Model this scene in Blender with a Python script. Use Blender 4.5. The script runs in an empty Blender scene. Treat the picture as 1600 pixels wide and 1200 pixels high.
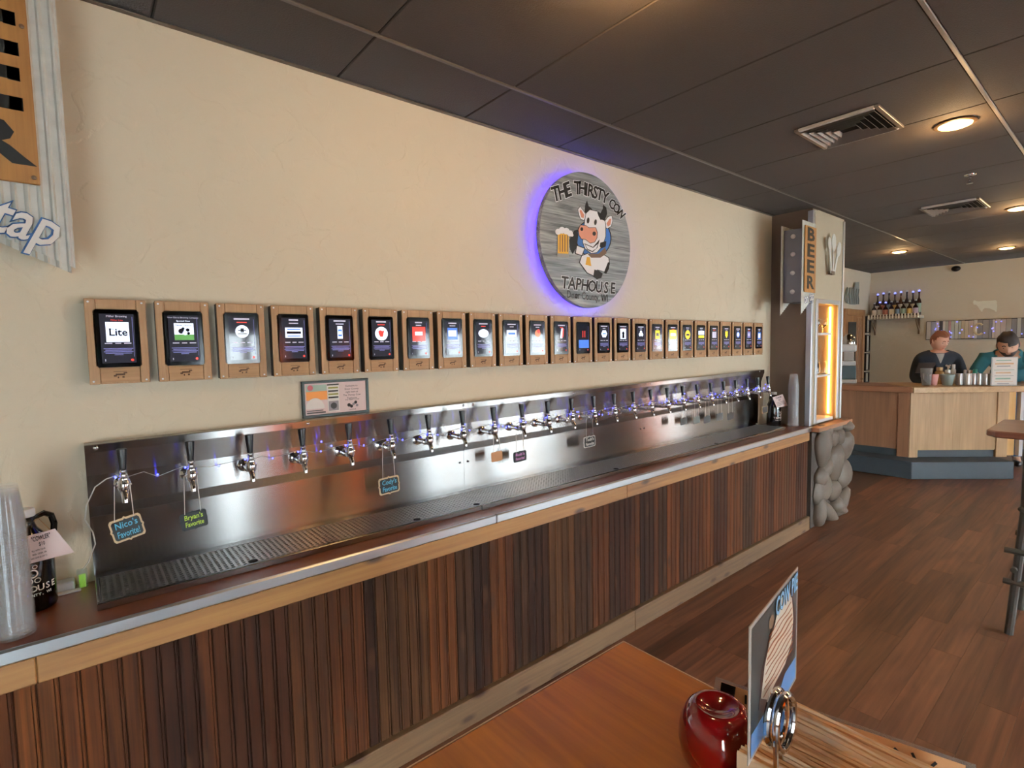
import bpy, bmesh, math, random
from mathutils import Vector, Matrix
random.seed(11)
PI = math.pi
SC = bpy.context.scene
COL = SC.collection

# ------------------------------------------------------------------ camera, world, lights, exposure
FPX, YAW, PITCH, ROLL = 819.6, 0.880, -0.070, -0.021
CAM = Vector((0, -2.263, 1.683))
CEIL = 2.844
fwd = Vector((math.cos(YAW)*math.cos(PITCH), math.sin(YAW)*math.cos(PITCH), math.sin(PITCH)))
_r = Vector((math.sin(YAW), -math.cos(YAW), 0)); _u = _r.cross(fwd)
RIGHT = _r*math.cos(ROLL) + _u*math.sin(ROLL)
UP = -_r*math.sin(ROLL) + _u*math.cos(ROLL)
cd = bpy.data.cameras.new('camera'); cam = bpy.data.objects.new('camera', cd); COL.objects.link(cam)
cd.sensor_width = 36; cd.lens = FPX/1600*36; cd.clip_start = .02; cd.clip_end = 200
cam.matrix_world = Matrix(((RIGHT.x, UP.x, -fwd.x, CAM.x), (RIGHT.y, UP.y, -fwd.y, CAM.y), (RIGHT.z, UP.z, -fwd.z, CAM.z), (0, 0, 0, 1)))
SC.camera = cam
SC.view_settings.view_transform = 'Standard'; SC.view_settings.look = 'None'
SC.view_settings.gamma = 1; SC.view_settings.use_curve_mapping = False
SC.view_settings.exposure = 0.30
SC.cycles.max_bounces = 8; SC.cycles.diffuse_bounces = 5; SC.cycles.glossy_bounces = 4
SC.cycles.sample_clamp_indirect = 6; SC.cycles.transparent_max_bounces = 24
w = bpy.data.worlds.new('sky'); SC.world = w; w.use_nodes = True
bg = w.node_tree.nodes['Background']; bg.inputs[0].default_value = (.80, .93, 1, 1); bg.inputs[1].default_value = 31

WIN = [(-2.3, -.75), (1.05, 2.0), (2.55, 2.9), (3.7, 4.75), (4.9, 6.75), (7.22, 7.45), (9.1, 10.6)]     # storefront windows: x ranges; the two narrow ones are added for orange streaks
WZ0, WZ1, WY = .12, 1.95, -4.5
def area(name, loc, rot, sx, sy, power, col=(1, 1, 1), portal=False, shape='RECTANGLE'):
    l = bpy.data.lights.new(name, 'AREA'); l.shape = shape; l.size = sx; l.size_y = sy; l.energy = power; l.color = col
    l.cycles.is_portal = portal
    o = bpy.data.objects.new(name, l); COL.objects.link(o); o.location = loc; o.rotation_euler = rot
    return o
for i, (a, b) in enumerate(WIN):
    area('window_portal', ((a+b)/2, WY-.13, (WZ0+WZ1)/2), (PI/2, 0, 0), b-a, WZ1-WZ0, 1, portal=True)

def at(px, py, ax, val):
    """the point of the plane ax = val that the picture shows at (px, py)"""
    d = RIGHT*((px-800)/FPX) - UP*((py-600)/FPX) + fwd
    i = 'xyz'.index(ax); t = (val-CAM[i])/d[i]
    return CAM + d*t

# ------------------------------------------------------------------ materials
def lin(h):
    h = h.lstrip('#'); o = []
    for i in (0, 2, 4):
        c = int(h[i:i+2], 16)/255
        o.append(c/12.92 if c <= .04045 else ((c+.055)/1.055)**2.4)
    return (o[0], o[1], o[2], 1)
MATS = {}
def pmat(name, col, rough=.5, metal=0, var=.08, nscale=12, bump=0, bscale=60, emit=None, es=0, trans=0, alpha=1, ior=1.45, aniso=0, coat=0, objcol=False, spec=.5):
    if name in MATS: return MATS[name]
    m = bpy.data.materials.new(name); m.use_nodes = True; nt = m.node_tree; N = nt.nodes; L = nt.links
    p = N['Principled BSDF']
    c = lin(col) if isinstance(col, str) else tuple(col)
    p.inputs['Roughness'].default_value = rough; p.inputs['Metallic'].default_value = metal
    p.inputs['IOR'].default_value = ior; p.inputs['Specular IOR Level'].default_value = spec
    p.inputs['Transmission Weight'].default_value = trans; p.inputs['Alpha'].default_value = alpha
    p.inputs['Coat Weight'].default_value = coat; p.inputs['Coat Roughness'].default_value = .06
    tc = N.new('ShaderNodeTexCoord')
    if var > 0 or objcol:
        nz = N.new('ShaderNodeTexNoise'); nz.inputs['Scale'].default_value = nscale; nz.inputs['Detail'].default_value = 4
        L.new(tc.outputs['Object'], nz.inputs['Vector'])
        mr = N.new('ShaderNodeMapRange'); mr.inputs[3].default_value = 1-var; mr.inputs[4].default_value = 1+var
        L.new(nz.outputs['Fac'], mr.inputs[0])
        mx = N.new('ShaderNodeVectorMath'); mx.operation = 'SCALE'; mx.inputs[0].default_value = c[:3]
        L.new(mr.outputs[0], mx.inputs['Scale'])
        if objcol:
            oi = N.new('ShaderNodeObjectInfo'); L.new(oi.outputs['Color'], mx.inputs[0])
        L.new(mx.outputs[0], p.inputs['Base Color'])
    else: p.inputs['Base Color'].default_value = c
    if emit:
        p.inputs['Emission Color'].default_value = lin(emit) if isinstance(emit, str) else emit
        p.inputs['Emission Strength'].default_value = es
    if bump:
        nb = N.new('ShaderNodeTexNoise'); nb.inputs['Scale'].default_value = bscale; nb.inputs['Detail'].default_value = 5
        L.new(tc.outputs['Object'], nb.inputs['Vector'])
        b = N.new('ShaderNodeBump'); b.inputs['Strength'].default_value = bump; b.inputs['Distance'].default_value = .01
        L.new(nb.outputs['Fac'], b.inputs['Height']); L.new(b.outputs[0], p.inputs['Normal'])
    if aniso:
        p.inputs['Anisotropic'].default_value = aniso; p.inputs['Anisotropic Rotation'].default_value = .25
        t = N.new('ShaderNodeTangent'); t.direction_type = 'UV_MAP'; L.new(t.outputs[0], p.inputs['Tangent'])
    MATS[name] = m
    return m

def wood(name, dark, light, axis='x', scale=1.0, rough=.5, objcol=False, knots=False, coat=0, band=14, bump=.15, mixlo=.3, mixhi=.75, spec=.5):
    """long-grained wood; the grain runs along the axis; each object takes its own piece of the pattern"""
    if name in MATS: return MATS[name]
    m = bpy.data.materials.new(name); m.use_nodes = True; nt = m.node_tree; N = nt.nodes; L = nt.links
    p = N['Principled BSDF']; p.inputs['Specular IOR Level'].default_value = spec; p.inputs['Roughness'].default_value = rough; p.inputs['Coat Weight'].default_value = coat; p.inputs['Coat Roughness'].default_value = .2
    tc = N.new('ShaderNodeTexCoord'); oi = N.new('ShaderNodeObjectInfo')
    off = N.new('ShaderNodeVectorMath'); off.operation = 'MULTIPLY_ADD'; off.inputs[1].default_value = (1, 1, 1)
    sc = N.new('ShaderNodeVectorMath'); sc.operation = 'SCALE'; sc.inputs[0].default_value = (17, 9, 13); L.new(oi.outputs['Random'], sc.inputs['Scale'])
    L.new(tc.outputs['Object'], off.inputs[0]); L.new(sc.outputs[0], off.inputs[2])
    s = [band*scale]*3; s['xyz'.index(axis)] = .9*scale
    mp = N.new('ShaderNodeMapping'); mp.inputs['Scale'].default_value = s; L.new(off.outputs[0], mp.inputs['Vector'])
    n1 = N.new('ShaderNodeTexNoise'); n1.inputs['Scale'].default_value = 1; n1.inputs['Detail'].default_value = 6; n1.inputs['Distortion'].default_value = 1.2
    L.new(mp.outputs[0], n1.inputs['Vector'])
    s2 = [band*7*scale]*3; s2['xyz'.index(axis)] = 2.2*scale
    mp2 = N.new('ShaderNodeMapping'); mp2.inputs['Scale'].default_value = s2; L.new(off.outputs[0], mp2.inputs['Vector'])
    n2 = N.new('ShaderNodeTexNoise'); n2.inputs['Scale'].default_value = 1; n2.inputs['Detail'].default_value = 3
    L.new(mp2.outputs[0], n2.inputs['Vector'])
    av = N.new('ShaderNodeMath'); av.operation = 'MULTIPLY_ADD'; av.inputs[1].default_value = .35
    L.new(n2.outputs['Fac'], av.inputs[0])
    mu = N.new('ShaderNodeMath'); mu.operation = 'MULTIPLY'; mu.inputs[1].default_value = .65; L.new(n1.outputs['Fac'], mu.inputs[0]); L.new(mu.outputs[0], av.inputs[2])
    rp = N.new('ShaderNodeValToRGB'); rp.color_ramp.elements[0].position = mixlo; rp.color_ramp.elements[1].position = mixhi
    rp.color_ramp.elements[0].color = lin(dark); rp.color_ramp.elements[1].color = lin(light)
    L.new(av.outputs[0], rp.inputs[0]); out = rp.outputs[0]
    if objcol:
        mm = N.new('ShaderNodeMix'); mm.data_type = 'RGBA'; mm.blend_type = 'MULTIPLY'; mm.inputs[0].default_value = 1
        L.new(out, mm.inputs[6]); L.new(oi.outputs['Color'], mm.inputs[7]); out = mm.outputs[2]
    if knots:
        sp = N.new('ShaderNodeSeparateXYZ'); cb = N.new('ShaderNodeCombineXYZ'); L.new(off.outputs[0], sp.inputs[0]); L.new(sp.outputs['xyz'.index(axis)], cb.inputs[0]); L.new(sp.outputs[2 if axis == 'x' else 0], cb.inputs[1])
        mk = N.new('ShaderNodeMapping'); mk.inputs['Scale'].default_value = (2.6, 7, 1); L.new(cb.outputs[0], mk.inputs['Vector'])
        vo = N.new('ShaderNodeTexVoronoi'); vo.voronoi_dimensions = '2D'; vo.inputs['Scale'].default_value = 1; L.new(mk.outputs[0], vo.inputs['Vector'])
        kr = N.new('ShaderNodeValToRGB'); kr.color_ramp.elements[0].position = .05; kr.color_ramp.elements[1].position = .14
        kr.color_ramp.elements[0].color = (1, 1, 1, 1); kr.color_ramp.elements[1].color = (0, 0, 0, 1); L.new(vo.outputs['Distance'], kr.inputs[0])
        mk2 = N.new('ShaderNodeMix'); mk2.data_type = 'RGBA'; L.new(kr.outputs[0], mk2.inputs[0]); L.new(out, mk2.inputs[6]); mk2.inputs[7].default_value = lin('#3a2010'); out = mk2.outputs[2]
    L.new(out, p.inputs['Base Color'])
    if bump:
        b = N.new('ShaderNodeBump'); b.inputs['Strength'].default_value = bump; b.inputs['Distance'].default_value = .003
        L.new(av.outputs[0], b.inputs['Height']); L.new(b.outputs[0], p.inputs['Normal'])
    MATS[name] = m
    return m

def plaster(name, col):
    """skip-trowel plaster: smooth paint with a few flat ridges and scratches"""
    m = bpy.data.materials.new(name); m.use_nodes = True; nt = m.node_tree; N = nt.nodes; L = nt.links
    p = N['Principled BSDF']; p.inputs['Roughness'].default_value = .75
    tc = N.new('ShaderNodeTexCoord')
    n1 = N.new('ShaderNodeTexNoise'); n1.inputs['Scale'].default_value = 7; n1.inputs['Detail'].default_value = 7; n1.inputs['Distortion'].default_value = .8
    L.new(tc.outputs['Object'], n1.inputs['Vector'])
    rp = N.new('ShaderNodeValToRGB'); rp.color_ramp.elements[0].position = .50; rp.color_ramp.elements[1].position = .56
    L.new(n1.outputs['Fac'], rp.inputs[0])
    n2 = N.new('ShaderNodeTexNoise'); n2.inputs['Scale'].default_value = 70; n2.inputs['Detail'].default_value = 3; L.new(tc.outputs['Object'], n2.inputs['Vector'])
    ad = N.new('ShaderNodeMath'); ad.operation = 'MULTIPLY_ADD'; ad.inputs[1].default_value = .25; L.new(n2.outputs['Fac'], ad.inputs[0]); L.new(rp.outputs[0], ad.inputs[2])
    b = N.new('ShaderNodeBump'); b.inputs['Strength'].default_value = .35; b.inputs['Distance'].default_value = .004
    L.new(ad.outputs[0], b.inputs['Height']); L.new(b.outputs[0], p.inputs['Normal'])
    n3 = N.new('ShaderNodeTexNoise'); n3.inputs['Scale'].default_value = 1.5; L.new(tc.outputs['Object'], n3.inputs['Vector'])
    mr = N.new('ShaderNodeMapRange'); mr.inputs[3].default_value = .95; mr.inputs[4].default_value = 1.05; L.new(n3.outputs['Fac'], mr.inputs[0])
    mx = N.new('ShaderNodeVectorMath'); mx.operation = 'SCALE'; mx.inputs[0].default_value = lin(col)[:3]; L.new(mr.outputs[0], mx.inputs['Scale'])
    L.new(mx.outputs[0], p.inputs['Base Color'])
    MATS[name] = m
    return m

M_wall = plaster('wall_plaster', '#cec1a8')
M_wallfar = plaster('far_plaster', '#cbc4b3')
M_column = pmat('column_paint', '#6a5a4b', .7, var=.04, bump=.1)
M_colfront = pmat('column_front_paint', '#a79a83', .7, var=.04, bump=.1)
M_tile = pmat('ceiling_tile', '#473e36', .85, var=.06, nscale=3, bump=.25, bscale=160)
M_grid = pmat('grid_metal', '#5e5349', .35, var=.03)
M_steel = pmat('stainless', '#b4b2b0', .27, 1, var=.03, nscale=3, aniso=1.0)
M_steel2 = pmat('stainless_polished', '#b5b4b2', .16, 1, var=.03)
M_grate = pmat('grate_steel', '#c9c8c6', .32, 1, var=.03)
M_chrome = pmat('chrome', '#d6d6d8', .08, 1, var=0)
M_alu = pmat('aluminium', '#d5dade', .38, 1, var=.03)
M_white = pmat('white_metal', '#dfe1e2', .4, .0, var=.03)
M_black = pmat('black_plastic', '#0a0a0c', .35, var=.1)
M_dark = pmat('dark_hole', '#0b0a09', .9, var=0)
M_counter = pmat('counter_laminate', '#7e4527', .28, var=.12, nscale=20, coat=.3)
M_slat = wood('slat_wood', '#5e4a36', '#dcc09a', 'z', 1, .82, spec=.22, objcol=True, knots=True, band=24, bump=.2)
M_pine = wood('pine_board', '#71481f', '#a67640', 'x', 1, .5, knots=True, band=10)
M_pinegrey = wood('baseboard_pine', '#4c3622', '#74583a', 'x', 1, .55, knots=True, band=10)
M_plank = wood('floor_plank', '#6e5c52', '#f0dfce', 'x', .8, .42, spec=.4, objcol=True, band=9, bump=.1)
M_floor = wood('floor_base', '#38241a', '#5c3c28', 'x', .8, .45, band=7)
M_frame = wood('display_frame_wood', '#8d6946', '#b08a62', 'z', 1, .6, band=30)
M_plaque = wood('plaque_wood', '#8a6540', '#a97f55', 'x', 1, .6, band=30)
M_table = wood('table_wood', '#8a4c0c', '#c4781a', 'y', 1, .42, coat=0, band=8, bump=.04)
M_bark = wood('sign_board_wood', '#8a5c2c', '#b5803f', 'z', 1, .6, band=16)
M_oak = wood('bar_oak', '#8a6a45', '#b6936a', 'z', 1, .5, band=12)
M_oakshade = wood('bar_oak_shade', '#6e4a33', '#8d6245', 'z', 1, .5, band=12)  # shade on the bar's left side put into the oak colour
M_oaktop = wood('bar_top_oak', '#a07d56', '#c8a67c', 'x', 1, .4, band=12)
M_oaktopshade = wood('bar_top_oak_shade', '#7a5038', '#96664a', 'y', 1, .4, band=12)  # same for the left countertop: shade put into its colour
M_kick = pmat('dark_platform', '#2b3135', .6, var=.08)
M_doorwood = wood('door_wood', '#7d5634', '#a3774c', 'z', 1, .45, band=14)
M_glass = pmat('clear_glass', '#ffffff', .03, 0, var=0, trans=1, ior=1.45)
M_plastic = pmat('clear_plastic', '#eef2f4', .08, 0, var=0, trans=.85, ior=1.25)
M_pane = pmat('window_glass', '#ffffff', .0, 0, var=0, trans=1, ior=1.01)
M_paper = pmat('paper_white', '#e3dfd8', .7, var=.03)
M_pinkpaper = pmat('paper_pink', '#d9c3bf', .7, var=.03)
M_ink = pmat('black_ink', '#17140f', .6, var=0)
M_blueink = pmat('blue_ink', '#27507f', .6, var=0)
M_stone = pmat('river_stone', '#54473b', .6, var=.35, nscale=5, bump=.5, bscale=14)
M_mortar = pmat('mortar', '#3b332c', .9, var=.2)
M_screenbk = pmat('screen_dark', '#15151a', .06, var=0, emit='#4a4a55', es=.35, ior=1.38)
M_tablet = pmat('tablet_black', '#060607', .12, var=0, ior=1.38)
def emis(name, col, s, base=None): return pmat(name, base or col, .1, var=0, emit=col, es=s, ior=1.4)
M_scrwhite = emis('screen_white', '#dfe8ff', .85)
M_scrtext = emis('screen_text', '#b9b6c8', .5)
M_scrpara = emis('screen_paragraph', '#7a78b0', .4)
M_scrred = emis('screen_red', '#d8433a', .6)
M_scrblue = emis('screen_blue', '#4a74c8', .6)
M_scrnavy = emis('screen_navy', '#10131f', .25)
M_scrgreen = emis('screen_green', '#5d9350', .5)
M_scryellow = emis('screen_yellow', '#e0c53a', .7)
M_scrorange = emis('screen_orange', '#cf7040', .6)
M_led = emis('blue_led', (.06, .07, 1, 1), 7)
M_ledwhite = emis('blue_white_led', (.22, .25, 1, 1), 1.6)
M_ledorange = emis('amber_led', (1, .46, .08, 1), 32)
M_lamp = emis('warm_lamp', (1, .60, .20, 1), 16)

# ------------------------------------------------------------------ mesh helpers
def frame_of(d):
    d = d.normalized(); a = Vector((0, 0, 1)) if abs(d.z) < .9 else Vector((1, 0, 0))
    u = d.cross(a).normalized(); return u, d.cross(u).normalized()
TXT = {}
class MB:
    def __init__(s): s.v = []; s.f = []; s.m = []
    def add(s, V, F, mi=0):
        o = len(s.v); s.v += [tuple(q) for q in V]
        for f in F: s.f.append(tuple(i+o for i in f)); s.m.append(mi)
        return s
    def box(s, x0, y0, z0, x1, y1, z1, mi=0):
        x0, x1 = min(x0, x1), max(x0, x1); y0, y1 = min(y0, y1), max(y0, y1); z0, z1 = min(z0, z1), max(z0, z1)
        return s.add([(x0, y0, z0), (x1, y0, z0), (x1, y1, z0), (x0, y1, z0), (x0, y0, z1), (x1, y0, z1), (x1, y1, z1), (x0, y1, z1)],
                     [(0, 3, 2, 1), (4, 5, 6, 7), (0, 1, 5, 4), (1, 2, 6, 5), (2, 3, 7, 6), (3, 0, 4, 7)], mi)
    def obox(s, c, h, u, v, w_, mi=0):
        c = Vector(c); u, v, w_ = Vector(u)*h[0], Vector(v)*h[1], Vector(w_)*h[2]
        P = [c+a*u+b*v+d*w_ for d in (-1, 1) for (a, b) in ((-1, -1), (1, -1), (1, 1), (-1, 1))]
        return s.add(P, [(0, 3, 2, 1), (4, 5, 6, 7), (0, 1, 5, 4), (1, 2, 6, 5), (2, 3, 7, 6), (3, 0, 4, 7)], mi)
    def bar(s, a, b, wd, th, mi=0, up=(0, 0, 1)):
        a, b = Vector(a), Vector(b); d = (b-a); L_ = d.length/2; d.normalize(); u = Vector(up); sd = d.cross(u)
        if sd.length < 1e-4: sd = d.cross(Vector((1, 0, 0)))
        sd.normalize(); u = sd.cross(d)
        return s.obox((a+b)/2, (L_, wd/2, th/2), d, sd, u, mi)
    def cyl(s, a, b, r0, r1=None, n=12, mi=0, caps=True):
        a, b = Vector(a), Vector(b); r1 = r0 if r1 is None else r1; u, v = frame_of(b-a); V = []
        for q, r in ((a, r0), (b, r1)):
            for k in range(n): t = 2*PI*k/n; V.append(q+u*r*math.cos(t)+v*r*math.sin(t))
        F = [(k, (k+1) % n, n+(k+1) % n, n+k) for k in range(n)]
        if caps: F += [tuple(range(n-1, -1, -1)), tuple(range(n, 2*n))]
        return s.add(V, F, mi)
    def tube(s, P, r, n=6, mi=0, closed=False):
        P = [Vector(p) for p in P]; V = []; m = len(P); pu = None
        for i, p in enumerate(P):
            d = (P[(i+1) % m]-P[i-1]) if closed or 0 < i < m-1 else (P[1]-P[0] if i == 0 else P[-1]-P[-2])
            d.normalize()
            if pu is None: u, v = frame_of(d)
            else:
                u = pu-d*pu.dot(d); u.normalize(); v = d.cross(u)
            pu = u; rr = r[i] if isinstance(r, (list, tuple)) else r
            for k in range(n): t = 2*PI*k/n; V.append(p+u*rr*math.cos(t)+v*rr*math.sin(t))
        F = [(i*n+k, i*n+(k+1) % n, ((i+1) % m)*n+(k+1) % n, ((i+1) % m)*n+k) for i in range(m if closed else m-1) for k in range(n)]
        if not closed: F += [tuple(range(n-1, -1, -1)), tuple((m-1)*n+k for k in range(n))]
        return s.add(V, F, mi)
    def lathe(s, prof, c=(0, 0, 0), ax=(0, 0, 1), n=20, mi=0):
        ax = Vector(ax).normalized(); u, v = frame_of(ax); c = Vector(c); V = []
        for r, h in prof:
            for k in range(n): t = 2*PI*k/n; V.append(c+ax*h+u*max(r, 1e-5)*math.cos(t)+v*max(r, 1e-5)*math.sin(t))
        m = len(prof)
        F = [(i*n+k, i*n+(k+1) % n, (i+1)*n+(k+1) % n, (i+1)*n+k) for i in range(m-1) for k in range(n)]
        F += [tuple(range(n-1, -1, -1)), tuple((m-1)*n+k for k in range(n))]
        return s.add(V, F, mi)
    def prism(s, poly, o, u, v, d, mi=0):
        o, u, v, d = Vector(o), Vector(u), Vector(v), Vector(d); n = len(poly)
        A = [o+u*a+v*b for a, b in poly]; B = [p+d for p in A]
        return s.add(A+B, [tuple(range(n-1, -1, -1)), tuple(range(n, 2*n))]+[(k, (k+1) % n, n+(k+1) % n, n+k) for k in range(n)], mi)
    def ball(s, c, r, nu=12, nv=8, mi=0, fn=None):
        c = Vector(c); r = Vector((r, r, r)) if isinstance(r, (int, float)) else Vector(r); V = []
        for j in range(nv+1):
            ph = PI*j/nv
            for i in range(nu):
                t = 2*PI*i/nu; d = Vector((math.sin(ph)*math.cos(t), math.sin(ph)*math.sin(t), math.cos(ph)))
                k = fn(d) if fn else 1
                V.append(c+Vector((d.x*r.x, d.y*r.y, d.z*r.z))*k)
        F = [(j*nu+i, (j+1)*nu+i, (j+1)*nu+(i+1) % nu, j*nu+(i+1) % nu) for j in range(nv) for i in range(nu)]
        return s.add(V, F, mi)
    def text(s, t, o, u, v, size, mi=0, align='CENTER', off=0, depth=.0006, shear=0, wid=None, sx=1):
        key = (t, align, off, shear)
        if key not in TXT:
            cu = bpy.data.curves.new('lettering', 'FONT'); cu.body = t; cu.align_x = align; cu.align_y = 'CENTER'; cu.offset = off; cu.shear = shear; cu.resolution_u = 2; cu.fill_mode = 'BOTH'; cu.extrude = .01
            ob = bpy.data.objects.new('lettering', cu); me = bpy.data.meshes.new_from_object(ob)
            TXT[key] = ([q.co.copy() for q in me.vertices], [tuple(p.vertices) for p in me.polygons])
            bpy.data.meshes.remove(me); bpy.data.objects.remove(ob); bpy.data.curves.remove(cu)
        V, F = TXT[key]
        if wid and V:
            xs = [q.x for q in V]; sx = wid/((max(xs)-min(xs))*size)
        o, u, v = Vector(o), Vector(u).normalized(), Vector(v).normalized(); nn = u.cross(v)
        return s.add([o+u*(q.x*size*sx)+v*(q.y*size)+nn*(depth if q.z > 0 else 0) for q in V], F, mi)
    def build(s, name, mats, parent=None, smooth=False, bevel=0, uv=None, loc=None, col=None, sharp=35, bseg=1):
        me = bpy.data.meshes.new(name); me.from_pydata(s.v, [], s.f)
        mats = mats if isinstance(mats, (list, tuple)) else [mats]
        for m in mats: me.materials.append(m)
        if len(mats) > 1: me.polygons.foreach_set('material_index', s.m)
        bm = bmesh.new(); bm.from_mesh(me)
        if bevel:
            bm.normal_update()
            es = [e for e in bm.edges if len(e.link_faces) == 2 and e.calc_face_angle(0) > .6]
            bmesh.ops.bevel(bm, geom=es, offset=bevel, segments=bseg, affect='EDGES', clamp_overlap=True)
        bmesh.ops.recalc_face_normals(bm, faces=bm.faces)
        bm.to_mesh(me); bm.free()
        if uv:
            l = me.uv_layers.new(name='UVMap'); a, b = 'xyz'.index(uv[0]), 'xyz'.index(uv[1])
            for lp in me.loops: c = me.vertices[lp.vertex_index].co; l.data[lp.index].uv = (c[a], c[b])
        if smooth:
            me.polygons.foreach_set('use_smooth', [True]*len(me.polygons)); me.set_sharp_from_angle(angle=math.radians(sharp))
        me.update()
        o = bpy.data.objects.new(name, me); COL.objects.link(o)
        if parent: o.parent = parent
        if loc: o.location = loc
        if col: o.color = col
        return o
def thing(name, label, cat, loc=(0, 0, 0), rz=0, group=None):
    o = bpy.data.objects.new(name, None); COL.objects.link(o); o.location = loc; o.rotation_euler = (0, 0, rz); o.empty_display_size = .05
    o['label'] = label; o['category'] = cat
    if group: o['group'] = group
    return o
def tag(o, label, cat, group=None):
    o['label'] = label; o['category'] = cat
    if group: o['group'] = group
    return o
def struct(o): o['kind'] = 'structure'; return o
def kids(r): return [c for c in bpy.data.objects if c.parent == r]
CH = {}
def dup(root, loc, label, rz=None, group=None):
    """a copy of a thing with copies of its parts and sub-parts (mesh data shared)"""
    r = root.copy(); COL.objects.link(r); r.location = loc; r['label'] = label
    if rz is not None: r.rotation_euler = (0, 0, rz)
    if group: r['group'] = group
    def rec(src, dst):
        for c in src.children:
            d = c.copy(); COL.objects.link(d); d.parent = dst; rec(c, d)
    rec(root, r)
    return r
X, Y, Z = Vector((1, 0, 0)), Vector((0, 1, 0)), Vector((0, 0, 1))
ORD = 'first second third fourth fifth sixth seventh eighth ninth tenth eleventh twelfth thirteenth fourteenth fifteenth sixteenth seventeenth eighteenth nineteenth twentieth twenty-first twenty-second twenty-third twenty-fourth twenty-fifth'.split()

# ------------------------------------------------------------------ room shell
XL, XR, YR = -3.0, 10.81, WY
fl = struct(MB().box(XL-.1, YR-.1, -.1, XR+.1, 1.0, -.008).build('floor', M_floor))
pal = ['#5a3d2b', '#614230', '#55392a', '#664634', '#6b4a36', '#5c3f2e', '#63432f']
def mulcol(h, k=2.0):
    c = lin(h); return (c[0]*k, c[1]*k, c[2]*k, 1)
PW, PL = .128, 1.22
plank_me = {}
def plank(x0, x1, y0):
    key = round(x1-x0, 3)
    if key not in plank_me:
        o = MB().box(-key/2, -PW/2+.0005, -.008, key/2, PW/2-.0005, 0).build('plank', M_plank, fl)
        plank_me[key] = o.data
    else:
        o = bpy.data.objects.new('plank', plank_me[key]); COL.objects.link(o); o.parent = fl
    o.location = ((x0+x1)/2, y0-PW/2, 0); o.color = mulcol(random.choice(pal))
y = -.30
for r in range(19):
    st = .2-random.choice([.0, .3, .61, .85, 1.0])*PL
    for k in range(8):
        plank(st+k*PL+.0005, st+(k+1)*PL-.0005, y)
    y -= PW
ce = struct(MB().box(XL-.1, YR-.1, CEIL+.02, XR+.1, 1.0, CEIL+.12).build('ceiling', M_grid))
TS = .6592; GX0 = .930; GY = [.93, -.392, -1.718, -3.04, -4.36]
tile_me = None
for j in range(4):
    for i in range(-6, 16):
        xa, xb = GX0+i*TS, GX0+(i+1)*TS
        if tile_me is None:
            o = MB().box(-TS/2+.0025, -.663+.009, .005, TS/2-.0025, .663-.009, .02).build('ceiling_tile', M_tile, ce, bevel=.004); tile_me = o.data
        else:
            o = bpy.data.objects.new('ceiling_tile', tile_me); COL.objects.link(o); o.parent = ce
        o.location = ((xa+xb)/2, (GY[j]+GY[j+1])/2, CEIL)
for j in range(5): MB().box(XL, GY[j]-.008, CEIL+.001, XR, GY[j]+.008, CEIL+.02).build('grid_bar', M_grid if j != 2 else pmat('grid_sheen', '#8a8178', .3), ce, bevel=.002)  # middle runner is paler: its reflection put into the colour
for i in range(-5, 16): MB().box(GX0+i*TS-.004, YR, CEIL+.012, GX0+i*TS+.004, 1.0, CEIL+.02).build('grid_bar', pmat('dark_joint', '#241f1b', .8), ce)

COLX0, COLX1, COLY = 5.04, 5.79, -.35
struct(MB().box(XL-.1, 0, 0, COLX1, .12, CEIL).build('wall_left', M_wall))
struct(MB().box(COLX1-.12, .12, 0, COLX1, .99, CEIL).build('wall_return', M_wallfar))
struct(MB().box(COLX1-.12, .875, 0, XR+.1, .99, CEIL).build('wall_back_left', M_wallfar))
struct(MB().box(XR, WY, 0, XR+.12, .99, CEIL).build('wall_far', M_wallfar))
struct(MB().box(XL-.1, WY, 0, XL, 0.1, CEIL).build('wall_near', M_wall))
wf = MB()
xs = [XL-.1]+[q for a in WIN for q in a]+[XR+.12]
for k in range(0, len(xs), 2): wf.box(xs[k], WY-.12, 0, xs[k+1], WY, CEIL)
for a, b in WIN: wf.box(a, WY-.12, 0, b, WY, WZ0); wf.box(a, WY-.12, WZ1, b, WY, CEIL)
struct(wf.build('wall_front', pmat('front_wall_paint', '#4c4034', .7, bump=.1)))
for i, (a, b) in enumerate(WIN):
    f = MB()
    for q in (a, b-.07, (a+b)/2-.03): f.box(q, WY-.10, WZ0, q+(.07 if q != (a+b)/2-.03 else .06), WY+.03, WZ1)
    f.box(a, WY-.10, WZ0, b, WY+.05, WZ0+.06); f.box(a, WY-.10, WZ1-.06, b, WY+.03, WZ1)
    wo = struct(f.build('window_%d' % (i+1), wood('window_pine', '#b06f2e', '#d18a3d', 'z', 1, .4)))
    MB().box(a+.07, WY-.055, WZ0+.06, b-.07, WY-.05, WZ1-.06).build('pane', M_pane, wo)
M_amber_cloth = bpy.data.materials.new('amber_cloth'); M_amber_cloth.use_nodes = True  # unseen curtains added to throw orange streaks into the steel panel
_n = M_amber_cloth.node_tree.nodes; _p = _n['Principled BSDF']; _p.inputs['Base Color'].default_value = lin('#e0913c'); _p.inputs['Roughness'].default_value = .9
_t = _n.new('ShaderNodeBsdfTranslucent'); _t.inputs[0].default_value = lin('#ffa43a'); _m = _n.new('ShaderNodeMixShader'); _m.inputs[0].default_value = .8
_l = M_amber_cloth.node_tree.links; _l.new(_p.outputs[0], _m.inputs[1]); _l.new(_t.outputs[0], _m.inputs[2]); _l.new(_m.outputs[0], _n['Material Output'].inputs['Surface'])
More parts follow.
